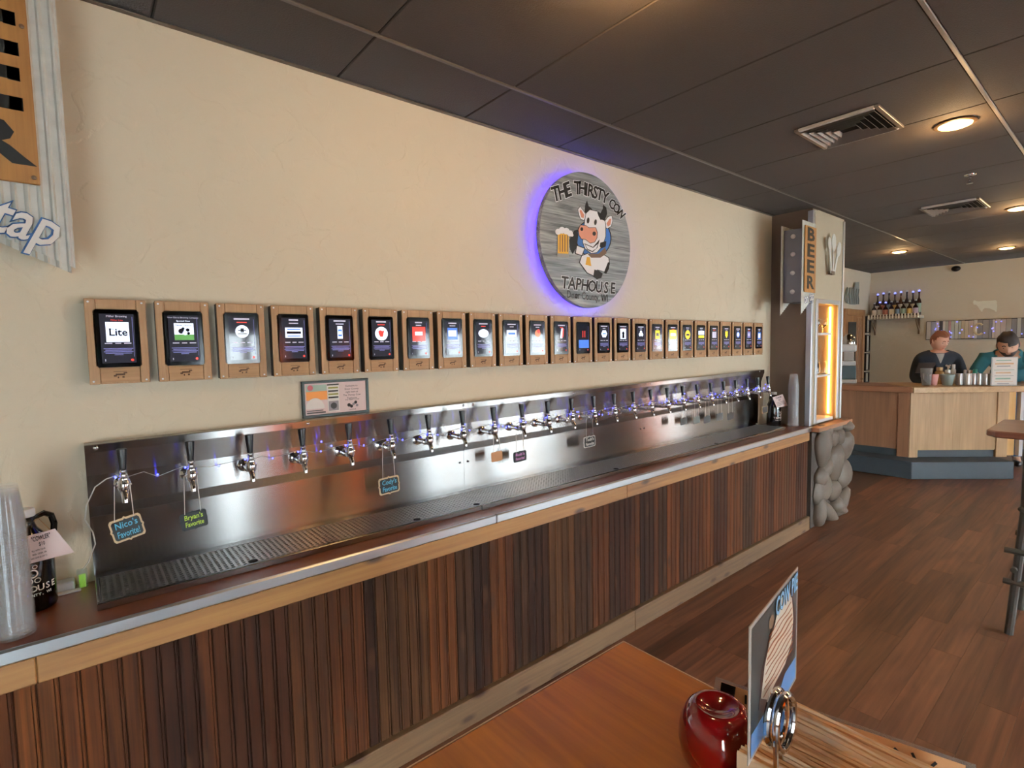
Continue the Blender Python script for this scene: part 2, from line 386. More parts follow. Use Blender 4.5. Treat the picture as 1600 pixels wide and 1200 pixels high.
for a, b_, nm in ((1.66, 2.0, 'beside the first tall window'), (2.53, 2.92, 'over the narrow window left of the wide ones'), (7.20, 7.47, 'over the narrow window right of the wide ones'), (9.1, 9.4, 'beside the far window')):
    V = []; n_ = 24
    for k in range(n_+1):
        xx = a+(b_-a)*k/n_; yy = WY+.075+.018*math.sin(k*1.6)
        V += [(xx, yy, WZ0-.06), (xx, yy, WZ1+.06), (xx, yy-.004, WZ0-.06), (xx, yy-.004, WZ1+.06)]
    o = MB().add(V, [f for k in range(n_) for f in ((4*k, 4*k+4, 4*k+5, 4*k+1), (4*k+2, 4*k+3, 4*k+7, 4*k+6))]).build('added_curtain', M_amber_cloth, smooth=True)
    tag(o, 'amber cloth added to tint reflections '+nm, 'added_curtain', 'added amber curtains at the storefront windows')
    cr = MB().cyl((a-.05, WY+.075, WZ1+.07), (b_+.05, WY+.075, WZ1+.07), .012, n=10).build('rod', M_black, o)
struct(MB().box(XL-4, -30, -.25, XR+6, WY-.13, -.12).build('pavement_outside', pmat('pavement', '#a5a6a6', .8, nscale=2)))

struct(MB().box(XL, -.022, CEIL-.004, COLX0, -.0005, CEIL-.0005).build('trim_ceiling', M_grid))
# column with the lit niche
NX0, NX1, NZ0, NZ1, NYB = 5.16, 5.67, .93, 2.03, -.08
co = MB()
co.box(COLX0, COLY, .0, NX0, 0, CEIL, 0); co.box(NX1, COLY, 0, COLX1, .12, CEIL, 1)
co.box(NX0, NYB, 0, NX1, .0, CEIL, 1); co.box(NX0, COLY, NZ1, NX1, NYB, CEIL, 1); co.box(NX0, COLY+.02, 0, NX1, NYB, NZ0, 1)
colo = struct(co.build('column', [M_column, M_colfront]))
MB().box(COLX0, COLY-.004, .918, COLX0+.115, COLY, CEIL-.01).build('front_panel', M_colfront, colo)
def trim(n, x0, x1, z0, z1, d=.012, y=COLY):
    return MB().box(x0, y-d, z0, x1, y-.001, z1).build(n, M_alu, colo, bevel=.003)
trim('corner_trim', COLX0-.002, COLX0+.032, .918, CEIL-.02); MB().box(COLX0-.012, COLY-.012, .918, COLX0-.001, COLY+.035, CEIL-.02).build('corner_trim', M_alu, colo, bevel=.003)
trim('corner_trim', COLX1-.03, COLX1+.002, .918, CEIL-.02)
trim('niche_trim', NX0-.03, NX0+.012, NZ0, NZ1+.03, .015); trim('niche_trim', NX1-.012, NX1+.03, NZ0, NZ1+.03, .015); trim('niche_trim', NX0+.012, NX1-.012, NZ1-.01, NZ1+.03, .015)
for zz in (1.735, 1.345):
    MB().box(NX0, COLY+.012, zz, NX1-.1, NYB, zz+.022).build('niche_shelf', M_white, colo, bevel=.002)
MB().box(NX0+.01, COLY-.02, NZ0, NX1-.12, COLY+.12, NZ0+.03).build('niche_shelf', M_white, colo, bevel=.003)
ls = MB()
for k in range(80):
    zz = NZ0+.04+k*(NZ1-NZ0-.06)/80
    ls.box(NX1-.012, -.295, zz, NX1-.001, -.281, zz+.009)
lo = ls.build('light_strip', M_ledorange, colo); lo['label'] = 'amber light strip running up the niche side'
# stone-clad base under the column
sb = struct(MB().box(4.98, -.40, 0, 5.80, -.351, .872).build('trim_stone', M_mortar))
MB().box(4.97, -.46, .878, 5.80, COLY-.013, .916).build('stone_cap', wood('cap_wood', '#7e5030', '#a06a43', 'x'), sb, bevel=.004)
STN = [(1276, 701, 9, 32, .05), (1291, 674, 9, 10, .2), (1308, 667, 8, 7, 0), (1322, 665, 8, 9, .1), (1302, 684, 6, 12, .4), (1313, 682, 6, 11, .5), (1322, 695, 8, 22, -.1), (1290, 708, 7, 15, -.3),
       (1306, 722, 9, 28, .1), (1321, 741, 9, 25, .05), (1273, 752, 8, 18, 0), (1286, 765, 11, 27, -.15), (1303, 766, 9, 16, .2), (1318, 784, 10, 15, -.6), (1295, 805, 14, 13, .5), (1274, 803, 7, 22, .1),
       (1307, 789, 6, 13, .1), (1291, 733, 8, 13, -.4), (1312, 806, 8, 8, .3)]
for (px, py, hw, hh, an) in STN:
    c = at(px, py, 'y', -.43); e = at(px+hw, py, 'y', -.43); t = at(px, py-hh, 'y', -.43)
    rx, rz = abs(e.x-c.x)*1.05, abs(t.z-c.z)*1.05; ry = .05+.03*random.random()
    ph = random.random()*9
    c.z = max(c.z, rz*.9); c.x = max(c.x, 5.03+rx)
    o = MB().ball((0, 0, 0), (rx, ry, rz), 12, 8, fn=lambda d: 1+.10*math.sin(3*d.x+ph)+.08*math.sin(4*d.z+2*ph)).build('stone', M_stone, sb, smooth=True, sharp=80)
    o.location = (c.x, -.41, c.z); o.rotation_euler = (0, an, 0)

# ------------------------------------------------------------------ tap counter
CT, CY = .918, -.385
CX0, CX1 = -1.0, 5.0
bar = thing('tap_counter', 'long brown tap counter with dark beadboard front along the beige wall', 'counter', (2, -.2, 0))
def B(mb, name, mats, parent=bar, **k):
    o = mb.build(name, mats, parent, **k); o.matrix_parent_inverse = Matrix.Translation(-parent.location) if parent.parent is None else o.matrix_parent_inverse
    return o
B(MB().box(CX0, CY+.004, CT-.035, CX1, -.001, CT), 'countertop', M_counter, bevel=.002)
JX = 1.435
for a, b in ((CX0, JX-.001), (JX+.001, CX1)):
    B(MB().box(a, CY-.014, CT-.038, b, CY+.003, CT+.003), 'edge_trim', M_alu, bevel=.005)
for a, b in ((CX0, -.135), (-.134, 2.39), (2.391, 4.955)):
    B(MB().box(a, CY-.006, .803, b, CY+.02, CT-.0385), 'apron_board', M_pine, bevel=.003)
for a, b in ((CX0, 2.432), (2.434, 4.94)):
    B(MB().box(a, CY-.026, .001, b, CY+.02, .125), 'baseboard', M_pinegrey, bevel=.004)
B(MB().box(CX0, CY+.021, .003, 4.93, -.001, CT-.036), 'carcass', M_dark)
spal = ['#58371d', '#4a2d19', '#634024', '#3c2718', '#493628', '#704b2b', '#5a3d26', '#472d1a', '#694427', '#5e4630']
SW = .0467; slat_me = None; k = 0; xq = CX0+.02; cc = None; left = 0
while xq < 4.93:
    if left == 0: cc = random.choice(spal); left = random.choice([1, 2, 2, 3, 3])
    left -= 1
    if slat_me is None:
        prof = [(-.0225, .012), (-.0225, .002), (-.0195, 0), (.0120, 0), (.0130, .004), (.0140, .004), (.0150, .0005), (.0200, .0005), (.0210, .004), (.0222, .004), (.0225, .012)]
        o = MB().prism(prof, (0, 0, 0), X, Y, Z*.680).build('slat', M_slat, bar); slat_me = o.data
    else:
        o = bpy.data.objects.new('slat', slat_me); COL.objects.link(o); o.parent = bar
    o.location = (xq+SW/2-2, CY+.004+.2, .124)
    r = random.uniform(.88, 1.15); c = lin(cc); o.color = (c[0]*1.10*r, c[1]*.97*r, c[2]*.78*r, 1)
    xq += SW

# ------------------------------------------------------------------ steel tap panel and drip tray
def ptop(x): return 1.392+.0085*x
tp = thing('tap_backsplash', 'long stainless steel tap backsplash panel fixed to the beige wall', 'panel', (2.35, 0, .945))
def T(mb, name, mats, parent=tp, **k):
    o = mb.build(name, mats, parent, **k); o.matrix_parent_inverse = Matrix.Translation(-tp.location); return o
SEC = [0.0, 1.525, 3.05, 4.79]
for a, b in zip(SEC, SEC[1:]):
    m = MB(); a += .0008; b -= .0008; z0 = .945
    # section profile: flat plate, raised channel carrying the shanks, rolled top
    pr = [(-.002, z0), (-.010, z0), (-.010, 1.145), (-.011, 1.148), (-.034, 1.184), (-.035, 1.187), (-.035, 1.292), (-.036, 1.295), (-.062, 1.370), (-.063, 1.373), (-.063, 1.398), (-.060, 1.40), (-.002, 1.40)]
    V = []; n = len(pr)
    for xx in (a, b):
        for yy, zz in pr:
            k_ = .0085*xx*min(1, max(0, (zz-1.0)/.15)); V.append((xx, yy, zz+k_-.008))
    m.add(V, [(i, (i+1) % n, n+(i+1) % n, n+i) for i in range(n)]+[tuple(range(n)), tuple(range(2*n-1, n-1, -1))])
    T(m, 'steel_sheet', M_steel, uv='xz')
for xx in (.03, .72, 1.495, 1.555, 2.3, 3.02, 3.08, 3.9, 4.7):
    T(MB().lathe([(.007, 0), (.007, .002), (.004, .004), (0, .0045)], (xx, -.063, ptop(xx)-.012), (0, -1, 0), 10), 'screw', M_chrome, smooth=True)
for xx in (1.50, 1.55, 3.03, 3.07):
    T(MB().lathe([(.006, 0), (.006, .003), (0, .004)], (xx, -.010, 1.09), (0, -1, 0), 10), 'screw', M_black, smooth=True)

tr = thing('drip_tray', 'long stainless drip tray with perforated grates lying on the tap counter', 'drip tray', (2.35, -.15, CT))
def D(mb, name, mats, **k):
    o = mb.build(name, mats, tr, **k); o.matrix_parent_inverse = Matrix.Translation(-tr.location); return o
TX0, TX1, TY0, TZ = .002, 4.70, -.292, .942
b = MB(); b.box(TX0, TY0, CT+.001, TX1, TY0+.012, TZ); b.box(TX0, TY0+.012, CT+.001, TX1, TY0+.24, CT+.008); b.box(TX0, TY0+.24, CT+.001, TX1, -.013, TZ)
b.box(TX0, TY0+.012, CT+.001, TX0+.01, TY0+.24, TZ); b.box(TX1-.01, TY0+.012, CT+.001, TX1, TY0+.24, TZ)
D(b, 'basin', M_steel2, bevel=.002)
def grate(x0, x1, y0, y1, z):
    m = MB(); p = .0185; nx = int((x1-x0)/p); ny = int((y1-y0)/p); px_, py_ = (x1-x0)/nx, (y1-y0)/ny
    for i in range(nx):
        for j in range(ny):
            cx, cy = x0+(i+.5)*px_, y0+(j+.5)*py_; a, c = px_/2, py_/2; sk = .0
            O = [(cx-a, cy-c), (cx, cy-c), (cx+a, cy-c), (cx+a, cy), (cx+a, cy+c), (cx, cy+c), (cx-a, cy+c), (cx-a, cy)]
            R_ = .0062; I = [(cx+R_*math.cos(-PI*.75+k*PI/4), cy+R_*math.sin(-PI*.75+k*PI/4)) for k in range(8)]
            m.add([(q[0], q[1], z) for q in O]+[(q[0], q[1], z) for q in I]+[(q[0], q[1], z-.004) for q in I],
                  [(k, (k+1) % 8, 8+(k+1) % 8, 8+k) for k in range(8)]+[(8+k, 8+(k+1) % 8, 16+(k+1) % 8, 16+k) for k in range(8)])
    return m
gx = [TX0+.011, 1.46, 3.03, TX1-.011]
for a, b in zip(gx, gx[1:]):
    g = grate(a+.001, b-.001, TY0+.013, TY0+.239, TZ); D(g, 'grate', M_grate)
for xx in (.44, 1.10, 1.42, 2.45, 3.6):
    D(MB().cyl((xx, TY0+.03, TZ), (xx, TY0+.03, TZ+.0008), .016, n=16), 'finger_hole', M_dark)
D(MB().box(1.43, TY0-.006, CT+.001, 1.475, TY0-.0005, TZ+.002), 'joint_clip', M_steel2)

# ------------------------------------------------------------------ beer taps
SP = .1912
def tapx(i): return .094+SP*i
TYF = -.15
tap0 = thing('beer_tap', '', 'beer tap', (0, 0, 0), 0, 'row of beer taps on the steel panel')
hp = [(.0085, 0), (.0095, .004), (.0105, .02), (.0150, .066), (.0150, .071), (.012, .073)]
MB().lathe(hp, (0, TYF+.004, 1.307), (0, .06, 1), 14).build('handle', M_black, tap0, smooth=True)
MB().lathe([(.024, 0), (.024, .006), (.017, .010), (.012, .012), (.012, .066), (.0145, .068), (.0145, .082), (.011, .084), (.011, .105)], (0, -.0355, 1.247), (0, -1, 0), 16).build('shank', M_chrome, tap0, smooth=True)
MB().lathe([(.0075, -.012), (.015, -.01), (.018, 0), (.018, .018), (.0145, .024), (.0145, .032), (.011, .036), (.011, .044), (.008, .048)], (0, TYF, 1.252), (0, 0, 1), 16).build('faucet_body', M_chrome, tap0, smooth=True)
MB().lathe([(.009, 0), (.011, .004), (.011, .010), (.008, .014)], (0, TYF+.002, 1.298), (0, .05, 1), 14).build('collar', M_chrome, tap0, smooth=True)
MB().tube([(0, TYF+.004, 1.250), (0, TYF-.008, 1.238), (0, TYF-.016, 1.222), (0, TYF-.018, 1.206)], [.012, .0105, .0095, .009], 12).build('spout', M_chrome, tap0, smooth=True)
MB().lathe([(.006, 0), (.006, .005), (.003, .006)], (.013, TYF, 1.262), (1, 0, 0), 10).build('side_screw', M_chrome, tap0, smooth=True)
for i in range(25):
    lab = 'chrome beer tap with a black handle, %s from the left on the steel panel' % ORD[i]
    dz = .0002*i*0
    if i == 0: tap0['label'] = lab; tap0.location = (tapx(0), 0, 0)
    else: dup(tap0, (tapx(i), 0, dz), lab)

# ------------------------------------------------------------------ blue fairy lights wound along the taps
fy = thing('fairy_lights', 'thin wire of blue fairy lights wound along the beer taps', 'string lights', (2.35, -.12, 1.26))
def Fy(mb, name, mats, **k):
    o = mb.build(name, mats, fy, **k); o.matrix_parent_inverse = Matrix.Translation(-fy.location); return o
wp = []; bulbs = []
for i in range(25):
    x = tapx(i); wp += [(x-.02, -.135, 1.292), (x, -.172, 1.290), (x+.02, -.135, 1.285)]
    if i < 24: wp += [(x+.06, -.075, 1.272+random.uniform(-.01, .01)), (x+.10, -.062, 1.262+random.uniform(-.008, .006)), (x+.15, -.08, 1.275)]
    nb = 2 if i < 3 else (3 if i < 7 else 4)
    for q in range(nb):
        if q == 0: bulbs.append((x-.018+random.uniform(-.004, .004), -.15, 1.290))
        elif q == 1: bulbs.append((x+.10, -.060, 1.262))
        else: bulbs.append((x+random.uniform(-.07, .12), random.uniform(-.13, -.065), random.uniform(1.24, 1.31)))
Fy(MB().tube(wp, .0011, 5), 'wire', pmat('silver_wire', '#b9b4a8', .4, .6, var=0))
bm0 = None
for q in bulbs:
    if bm0 is None: o = MB().ball((0, 0, 0), .0036, 8, 6).build('bulb', M_led, fy, smooth=True); bm0 = o.data
    else: o = bpy.data.objects.new('bulb', bm0); COL.objects.link(o); o.parent = fy
    o.location = Vector(q)-fy.location
cordpts = [(.094-.02, -.135, 1.292), (.05, -.13, 1.285), (.02, -.11, 1.26), (-.005, -.09, 1.20), (-.012, -.07, 1.15), (.006, -.06, 1.10), (.01, -.06, 1.06), (-.012, -.05, 1.0), (-.03, -.045, .975)]
Fy(MB().tube(cordpts, .002, 6), 'lead_cord', pmat('white_cord', '#cfcac0', .5, var=0), smooth=True)
pk = thing('battery_pack', 'clear battery box with a green cell at the left end of the steel panel', 'battery box', (-.03, -.045, CT))
MB().box(-.014, -.01, .002, .014, .012, .062).build('case', M_plastic, pk, bevel=.003)
MB().cyl((0, 0, .004), (0, 0, .045), .009, n=12).build('cell', pmat('green_cell', '#9fd43c', .4, var=0, emit='#9fe03c', es=.25), pk, smooth=True)
wb = thing('power_strip', 'flat white power strip box on the counter behind the left growler', 'power strip', (-.085, -.03, CT))
MB().box(-.05, -.02, 0, .035, .028, .03).build('case', M_white, wb, bevel=.004)
MB().box(-.055, -.045, 0, .05, -.022, .006).build('lid', M_white, wb, bevel=.002)

# ------------------------------------------------------------------ tablet tap displays on the wall
dproto = thing('tap_display', '', 'tap display', (0, 0, 0), 0, 'row of tablet tap displays on the wall')
MB().box(-.0805, -.0265, .002, .0805, .012, .281).build('backing_box', M_black, dproto)
fb = MB()
fb.box(-.0825, -.036, 0, -.054, -.0268, .283); fb.box(.056, -.036, 0, .0825, -.0268, .283); fb.box(-.0535, -.036, .250, .0555, -.0268, .283); fb.box(-.0535, -.0305, 0, .0555, -.0268, .2495)
fb.build('frame_board', M_frame, dproto, bevel=.0015)
MB().box(-.0525, -.0355, .006, .0545, -.0307, .0535).build('plaque', M_plaque, dproto, bevel=.001)
e = MB()
for (u, v, a, b) in ((0, .031, .013, .006), (-.014, .027, .004, .006), (.014, .036, .005, .004), (0, .041, .018, .0015), (.008, .022, .003, .006), (-.006, .021, .002, .006)):
    e.box(u-a/1, -.0361, v-b/2, u+a/1, -.0356, v+b/2)
e.build('engraving', pmat('burnt_engraving', '#4a3018', .8), dproto)
sc = MB()
for u in (-.072, .072):
    for v in (.010, .273): sc.lathe([(.0032, 0), (.0032, .001), (0, .0015)], (u, -.036, v), (0, -1, 0), 8)
sc.build('screws', M_alu, dproto)
dproto_tab = MB().box(-.062, -.040, .0558, .062, -.0307, .2485).build('tablet', M_tablet, dproto, bevel=.004, bseg=2)
for c_ in dproto.children: c_.location.y = -.014
SM = [M_screenbk, M_scrwhite, M_scrtext, M_scrpara, M_scrred, M_scrblue, M_scrnavy, M_scrgreen, M_scryellow, M_scrorange]
DESC = ['a white square beer logo', 'a green and white cow logo', 'a round white badge', 'a white and navy banner logo', 'a tall white can', 'a white disc with a red map', 'a red square', 'a pale blue square', 'a white oval', 'a pale band logo',
        'an orange blob logo', 'a slanted white and red logo', 'two red strokes on blue', 'a white hexagon on blue', 'a white block with a dark figure', 'a white trefoil', 'a yellow square', 'a wide yellow painted reflection', 'a round yellow painted reflection', 'a painted yellow and white reflection',
        'a plain grey page', 'a small yellow painted reflection', 'a pale blue ring', 'a grey square', 'a pale blue tile']  # later yellow shapes are reflections put into the screen colours
def disc(m, cx, cz, r, y, mi, n=20, sx=1): m.prism([(cx+sx*r*math.cos(2*PI*k/n), cz+r*math.sin(2*PI*k/n)) for k in range(n)], (0, y, 0), X, Z, (0, -.0002, 0), mi)
def screen_mesh(i):
    m = MB(); y0 = -.0401; ct = [0]
    m.box(-.046, -.0405, .070, .047, -.0402, .234, 0)
    def q(a, b, c, d, mi):
        ct[0] += 1; yy = -.0406-.0001*ct[0]*.2; m.box(a, yy-.0001, c, b, -.0404, d, mi)
    Yt = -.0412
    if i == 0: m.text('Miller Brewing', (0, Yt, .226), X, Z, .0095, 2, depth=.0002); m.text('Miller Lite', (0, Yt, .213), X, Z, .008, 4, depth=.0002)
    elif i == 1: m.text('New Glarus Brewing Company', (0, Yt, .226), X, Z, .0075, 2, depth=.0002); m.text('Spotted Cow', (0, Yt, .214), X, Z, .0078, 1, depth=.0002)
    else:
        a = random.uniform(.018, .032); q(-a, a, .2225, .2285, 2); a = random.uniform(.012, .02); q(-a, a, .2105, .2145, 4 if i % 3 == 2 else 2)
    if i == 0: q(-.031, .032, .140, .207, 1); m.text('Lite', (.002, Yt, .172), X, Z, .034, 6, off=.02, depth=.0003); m.box(-.024, Yt-.0003, .183, -.008, Yt, .1845, 6)
    elif i == 1:
        q(-.029, .031, .146, .206, 1); q(-.029, .031, .146, .166, 7); m.text('New Glarus', (.001, Yt-.0003, .199), X, Z, .0105, 6, depth=.0002)
        for u, v, r in ((-.008, .178, .009), (.004, .172, .008), (.012, .182, .006), (-.002, .187, .005), (.014, .170, .005)): disc(m, u, v, r, Yt, 6 if r != .008 else 1)
    elif i == 2: disc(m, 0, .178, .024, Yt, 1); m.box(-.014, Yt-.0005, .180, .014, Yt, .184, 6); m.box(-.006, Yt-.0005, .174, .006, Yt, .190, 6); m.box(-.016, Yt-.0005, .167, .016, Yt, .171, 6)
    elif i == 3: q(-.034, .034, .154, .195, 1); q(-.028, .028, .170, .180, 6); q(-.026, .026, .186, .190, 5); q(-.026, .026, .159, .163, 5)
    elif i == 4: q(-.011, .011, .150, .204, 1); q(-.008, .008, .160, .190, 5); q(-.006, .006, .168, .182, 1)
    elif i == 5: disc(m, 0, .172, .031, Yt, 1); m.prism([(-.016, .182), (-.006, .188), (.004, .184), (.014, .186), (.010, .172), (.006, .158), (-.006, .158), (-.012, .168)], (0, Yt-.0003, 0), X, Z, (0, -.0002, 0), 4)
    elif i == 6: q(-.034, .036, .135, .205, 4); q(-.02, .02, .165, .182, 1)
    elif i == 7: q(-.030, .028, .145, .203, 5); q(-.024, .022, .160, .190, 1)
    elif i in (8,): disc(m, 0, .176, .022, Yt, 1, sx=1.5); q(-.02, .02, .172, .180, 5)
    elif i == 9: q(-.034, .034, .158, .195, 1); q(-.025, .025, .17, .182, 5)
    elif i == 10: disc(m, 0, .178, .021, Yt, 9); disc(m, .006, .190, .012, Yt-.0003, 4)
    elif i == 11: m.prism([(-.014, .15), (.006, .15), (.016, .208), (-.002, .208)], (0, Yt, 0), X, Z, (0, -.0002, 0), 1); m.prism([(.002, .15), (.014, .16), (.02, .205), (.010, .208)], (0, Yt-.0003, 0), X, Z, (0, -.0002, 0), 4)
    elif i == 12: q(-.046, .047, .071, .233, 6); m.box(-.012, Yt-.001, .155, -.006, Yt, .195, 4); m.box(.006, Yt-.001, .155, .012, Yt, .195, 4); m.box(-.044, Yt-.001, .09, .045, Yt, .14, 5)
    elif i == 13: disc(m, 0, .178, .026, Yt, 1, 6, 1.1); m.box(-.016, Yt-.0006, .175, .016, Yt, .182, 5)
    elif i == 14: q(-.030, .030, .145, .212, 1); disc(m, 0, .182, .012, Yt-.0002, 6); m.box(-.010, Yt-.0006, .150, .010, Yt, .172, 6)
    elif i == 15: disc(m, 0, .190, .012, Yt, 1); disc(m, -.012, .174, .012, Yt, 1); disc(m, .012, .174, .012, Yt, 1)
    elif i == 16: q(-.026, .026, .145, .205, 8); q(-.016, .016, .165, .185, 6)
    elif i == 17: q(-.044, .045, .14, .21, 8); q(-.03, .03, .165, .185, 1)
    elif i == 18: disc(m, 0, .175, .034, Yt, 8); m.box(-.02, Yt-.0006, .168, .02, Yt, .182, 6)
    elif i == 19: q(-.04, .04, .15, .17, 8); q(-.04, .04, .175, .205, 1)
    elif i == 20: q(-.03, .03, .15, .2, 2)
    elif i == 21: m.prism([(-.02, .205), (.02, .205), (.02, .17), (0, .148), (-.02, .17)], (0, Yt, 0), X, Z, (0, -.0002, 0), 8)
    elif i == 22: disc(m, 0, .178, .026, Yt, 5); disc(m, 0, .178, .018, Yt-.0003, 1)
    elif i == 23: q(-.026, .026, .15, .205, 3); q(-.016, .016, .165, .19, 2)
    else: q(-.024, .026, .14, .20, 5); q(-.018, .020, .15, .19, 1)
    for a, b in ((-.036, -.016), (-.008, .008), (.016, .036)): m.box(a, Yt-.0004, .134, b, Yt, .1375, 2)
    for k in range(5):
        h = .040-.004*(k % 2) if k < 4 else .012
        m.box(-h, Yt-.0004, .117-k*.0052, h, Yt, .1195-k*.0052, 3)
    disc(m, .036, .079, .0045, Yt, 4); m.box(-.038, Yt-.0004, .076, -.036, Yt, .083, 2); m.box(.0415, Yt-.0004, .09, .0425, Yt, .225, 3)
    return m
for i in range(25):
    lab = 'wood framed tablet display with %s, %s from left' % (DESC[i], ORD[i])
    loc = (.028+.0825+i*.1912, 0, 1.588-.0040*.1912*i)
    if i == 0: r = dproto; r['label'] = lab; r.location = loc
    else: r = dup(dproto, loc, lab)
    tabs = [c for c in r.children if c.name.split('.')[0] == 'tablet'][0]
    tabs['_s'] = i
for i, r in enumerate([o for o in list(bpy.data.objects) if o.type == 'EMPTY' and o.name.split('.')[0] == 'tap_display']):
    t = [c for c in r.children if c.name.split('.')[0] == 'tablet'][0]
    s_ = screen_mesh(t['_s']).build('screen', SM, t); del t['_s']
# framed poster under the displays
po = thing('poster', 'small dark framed beer poster fixed under the tablet displays', 'poster', (.865, 0, 1.40))
pb = MB(); W_, H_ = .148, .157
pb.box(-W_, -.014, 0, W_, -.001, .012); pb.box(-W_, -.014, H_-.010, W_, -.001, H_); pb.box(-W_, -.014, .0125, -W_+.012, -.001, H_-.0105); pb.box(W_-.012, -.014, .0125, W_, -.001, H_-.0105)
pb.build('frame', pmat('dark_green_frame', '#2d3a38', .5), po, bevel=.001)
pp = MB(); pp.box(-W_+.0125, -.009, .0125, W_-.0125, -.004, H_-.0105, 0)
def pq(a, b, c, d, mi, k=0): pp.box(a, -.0094-.0002*k, c, b, -.0088, d, mi)
pq(-.130, -.012, .075, .112, 1); pq(-.130, -.042, .112, .140, 2)
pp.prism([(-.094+.040*math.cos(PI*k/12), .038+.046*math.sin(PI*k/12)) for k in range(13)], (0, -.0096, 0), X, Z, (0, -.0002, 0), 3)
disc(pp, -.112, .128, .012, -.0096, 4); pq(-.130, -.06, .028, .032, 5, 2); pq(-.130, -.05, .018, .024, 5, 2)
pq(-.040, .012, .020, .140, 3, 3); pq(-.040, .012, .134, .140, 5, 4)
for k in range(4): pq(-.036, .008, .078+k*.014, .085+k*.014, 6 if k % 2 else 5, 4)
pq(-.036, .008, .024, .066, 7, 4); disc(pp, -.014, .045, .014, -.0102, 5)
for k, t in enumerate(['Exclusive to', 'Door County', 'right here at', 'The Thirsty Cow', 'Taphouse']): pp.text(t, (.070, -.0093, .127-k*.0135), X, Z, .0115, 5, depth=.0002, off=.004)
pp.text('THE THIRSTY COW', (.070, -.0093, .0655), X, Z, .0075, 5, depth=.0002, off=.006); pp.text('TAPHOUSE', (.070, -.0093, .0215), X, Z, .0065, 5, depth=.0002, off=.004)
for u, v, a in ((.055, .042, .008), (.066, .036, .007), (.086, .052, .007), (.092, .038, .006), (.076, .045, .006)): disc(pp, u, v, a, -.0095, 7 if a == .006 else 5)
pp.build('print', [M_pinkpaper, pmat('print_orange', '#d8893c', .5), pmat('print_teal', '#9fb6a8', .5), M_paper, pmat('print_red', '#a0484e', .5), M_ink, pmat('print_olive', '#8d8a3c', .5), pmat('print_grey', '#8a8486', .5)], po)

# ------------------------------------------------------------------ round sign with the cow emblem, lit blue from behind
SY = -.085
c_ = at(911, 373, 'y', SY); SCX, SCZ = c_.x, c_.z
SR = (at(985, 380, 'y', SY).x-at(844, 373, 'y', SY).x)/2
SCX = (at(985, 380, 'y', SY).x+at(844, 373, 'y', SY).x)/2; SCZ = (at(905, 265, 'y', SY).z+at(915, 482, 'y', SY).z)/2
sg = thing('round_sign', 'round grey wood sign with a cartoon cow holding a beer mug, glowing blue behind', 'sign', (SCX, 0, SCZ))
MB().lathe([(SR-.004, 0), (SR, .003), (SR, .034), (SR-.003, .036)], (0, SY+.036, 0), (0, -1, 0), 64).build('disc', [wood('grey_wood', '#585d5e', '#b9bdbb', 'x', 2.2, .5, band=12, mixlo=.38, mixhi=.66)], sg, smooth=True)
MB().tube([((SR-.03)*math.cos(2*PI*k/64), -.030, (SR-.03)*math.sin(2*PI*k/64)) for k in range(64)], .006, 6, closed=True).build('blue_light_ring', emis('blue_ring_led', (.035, .02, 1, 1), 30), sg)
sp_ = MB()
for k in range(4): t = PI/4+k*PI/2; sp_.cyl((.2*math.cos(t), -.001, .2*math.sin(t)), (.2*math.cos(t), SY+.036, .2*math.sin(t)), .012, n=10)
sp_.build('standoffs', M_alu, sg)
def sz(u, v):
    p = at(800+u/4.445, 230+v/4.445, 'y', SY); return (p.x-SCX, p.z-SCZ)
layer = [0]
em = MB()
def art(pts, mi, ell=None):
    layer[0] += 1; y = SY-.0004-.00012*layer[0]
    if ell:
        cx, cy, rx, ry, rot = ell; pts = []
        for k in range(24):
            t = 2*PI*k/24; a, b = rx*math.cos(t), ry*math.sin(t); pts.append((cx+a*math.cos(rot)-b*math.sin(rot), cy+a*math.sin(rot)+b*math.cos(rot)))
    em.prism([sz(*p) for p in pts], (0, y, 0), X, Z, (0, -.0006, 0), mi)
def grow(pts, k):
    cx = sum(p[0] for p in pts)/len(pts); cy = sum(p[1] for p in pts)/len(pts)
    out = []
    for x, y in pts:
        d = math.hypot(x-cx, y-cy) or 1; out.append((x+(x-cx)/d*k, y+(y-cy)/d*k))
    return out
WHT, BLK, BLU, PNK, YEL, BRN, GRY, PNK2 = range(8)
art(None, BLK, (566, 632, 124, 136, 0)); art(None, BLU, (566, 632, 117, 129, 0))
earL = [(458, 432), (472, 414), (508, 462), (508, 492), (496, 508), (474, 496), (462, 462)]; earR = [(636, 525), (668, 484), (690, 476), (697, 508), (686, 550), (660, 564), (642, 550)]
for E_ in (earL, earR): art(grow(E_, 4), BLK); art(E_, WHT)
art([(468, 442), (478, 434), (500, 470), (496, 494), (480, 487)], PNK); art([(655, 530), (676, 498), (688, 496), (682, 540), (664, 552)], PNK)
armL = [(396, 645), (430, 580), (452, 572), (458, 610), (450, 690), (420, 742), (402, 712)]; art(armL, BLK)
body = [(470, 800), (484, 756), (530, 738), (575, 765), (640, 752), (668, 770), (672, 812), (650, 868), (612, 856), (590, 850), (566, 892), (522, 872)]
art(grow(body, 6), BLK); art(body, WHT)
art([(436, 742), (446, 678), (506, 700), (486, 756)], BLK); art([(441, 737), (450, 686), (500, 705), (482, 750)], WHT)
art([(562, 900), (570, 850), (600, 858), (628, 878), (618, 908), (588, 918)], BLK); art([(636, 872), (664, 800), (674, 800), (672, 842), (652, 880)], BLK)
art([(522, 742), (600, 740), (646, 694), (654, 738), (612, 768), (548, 768)], BRN)
art([(518, 764), (538, 764), (548, 826), (508, 816)], YEL)
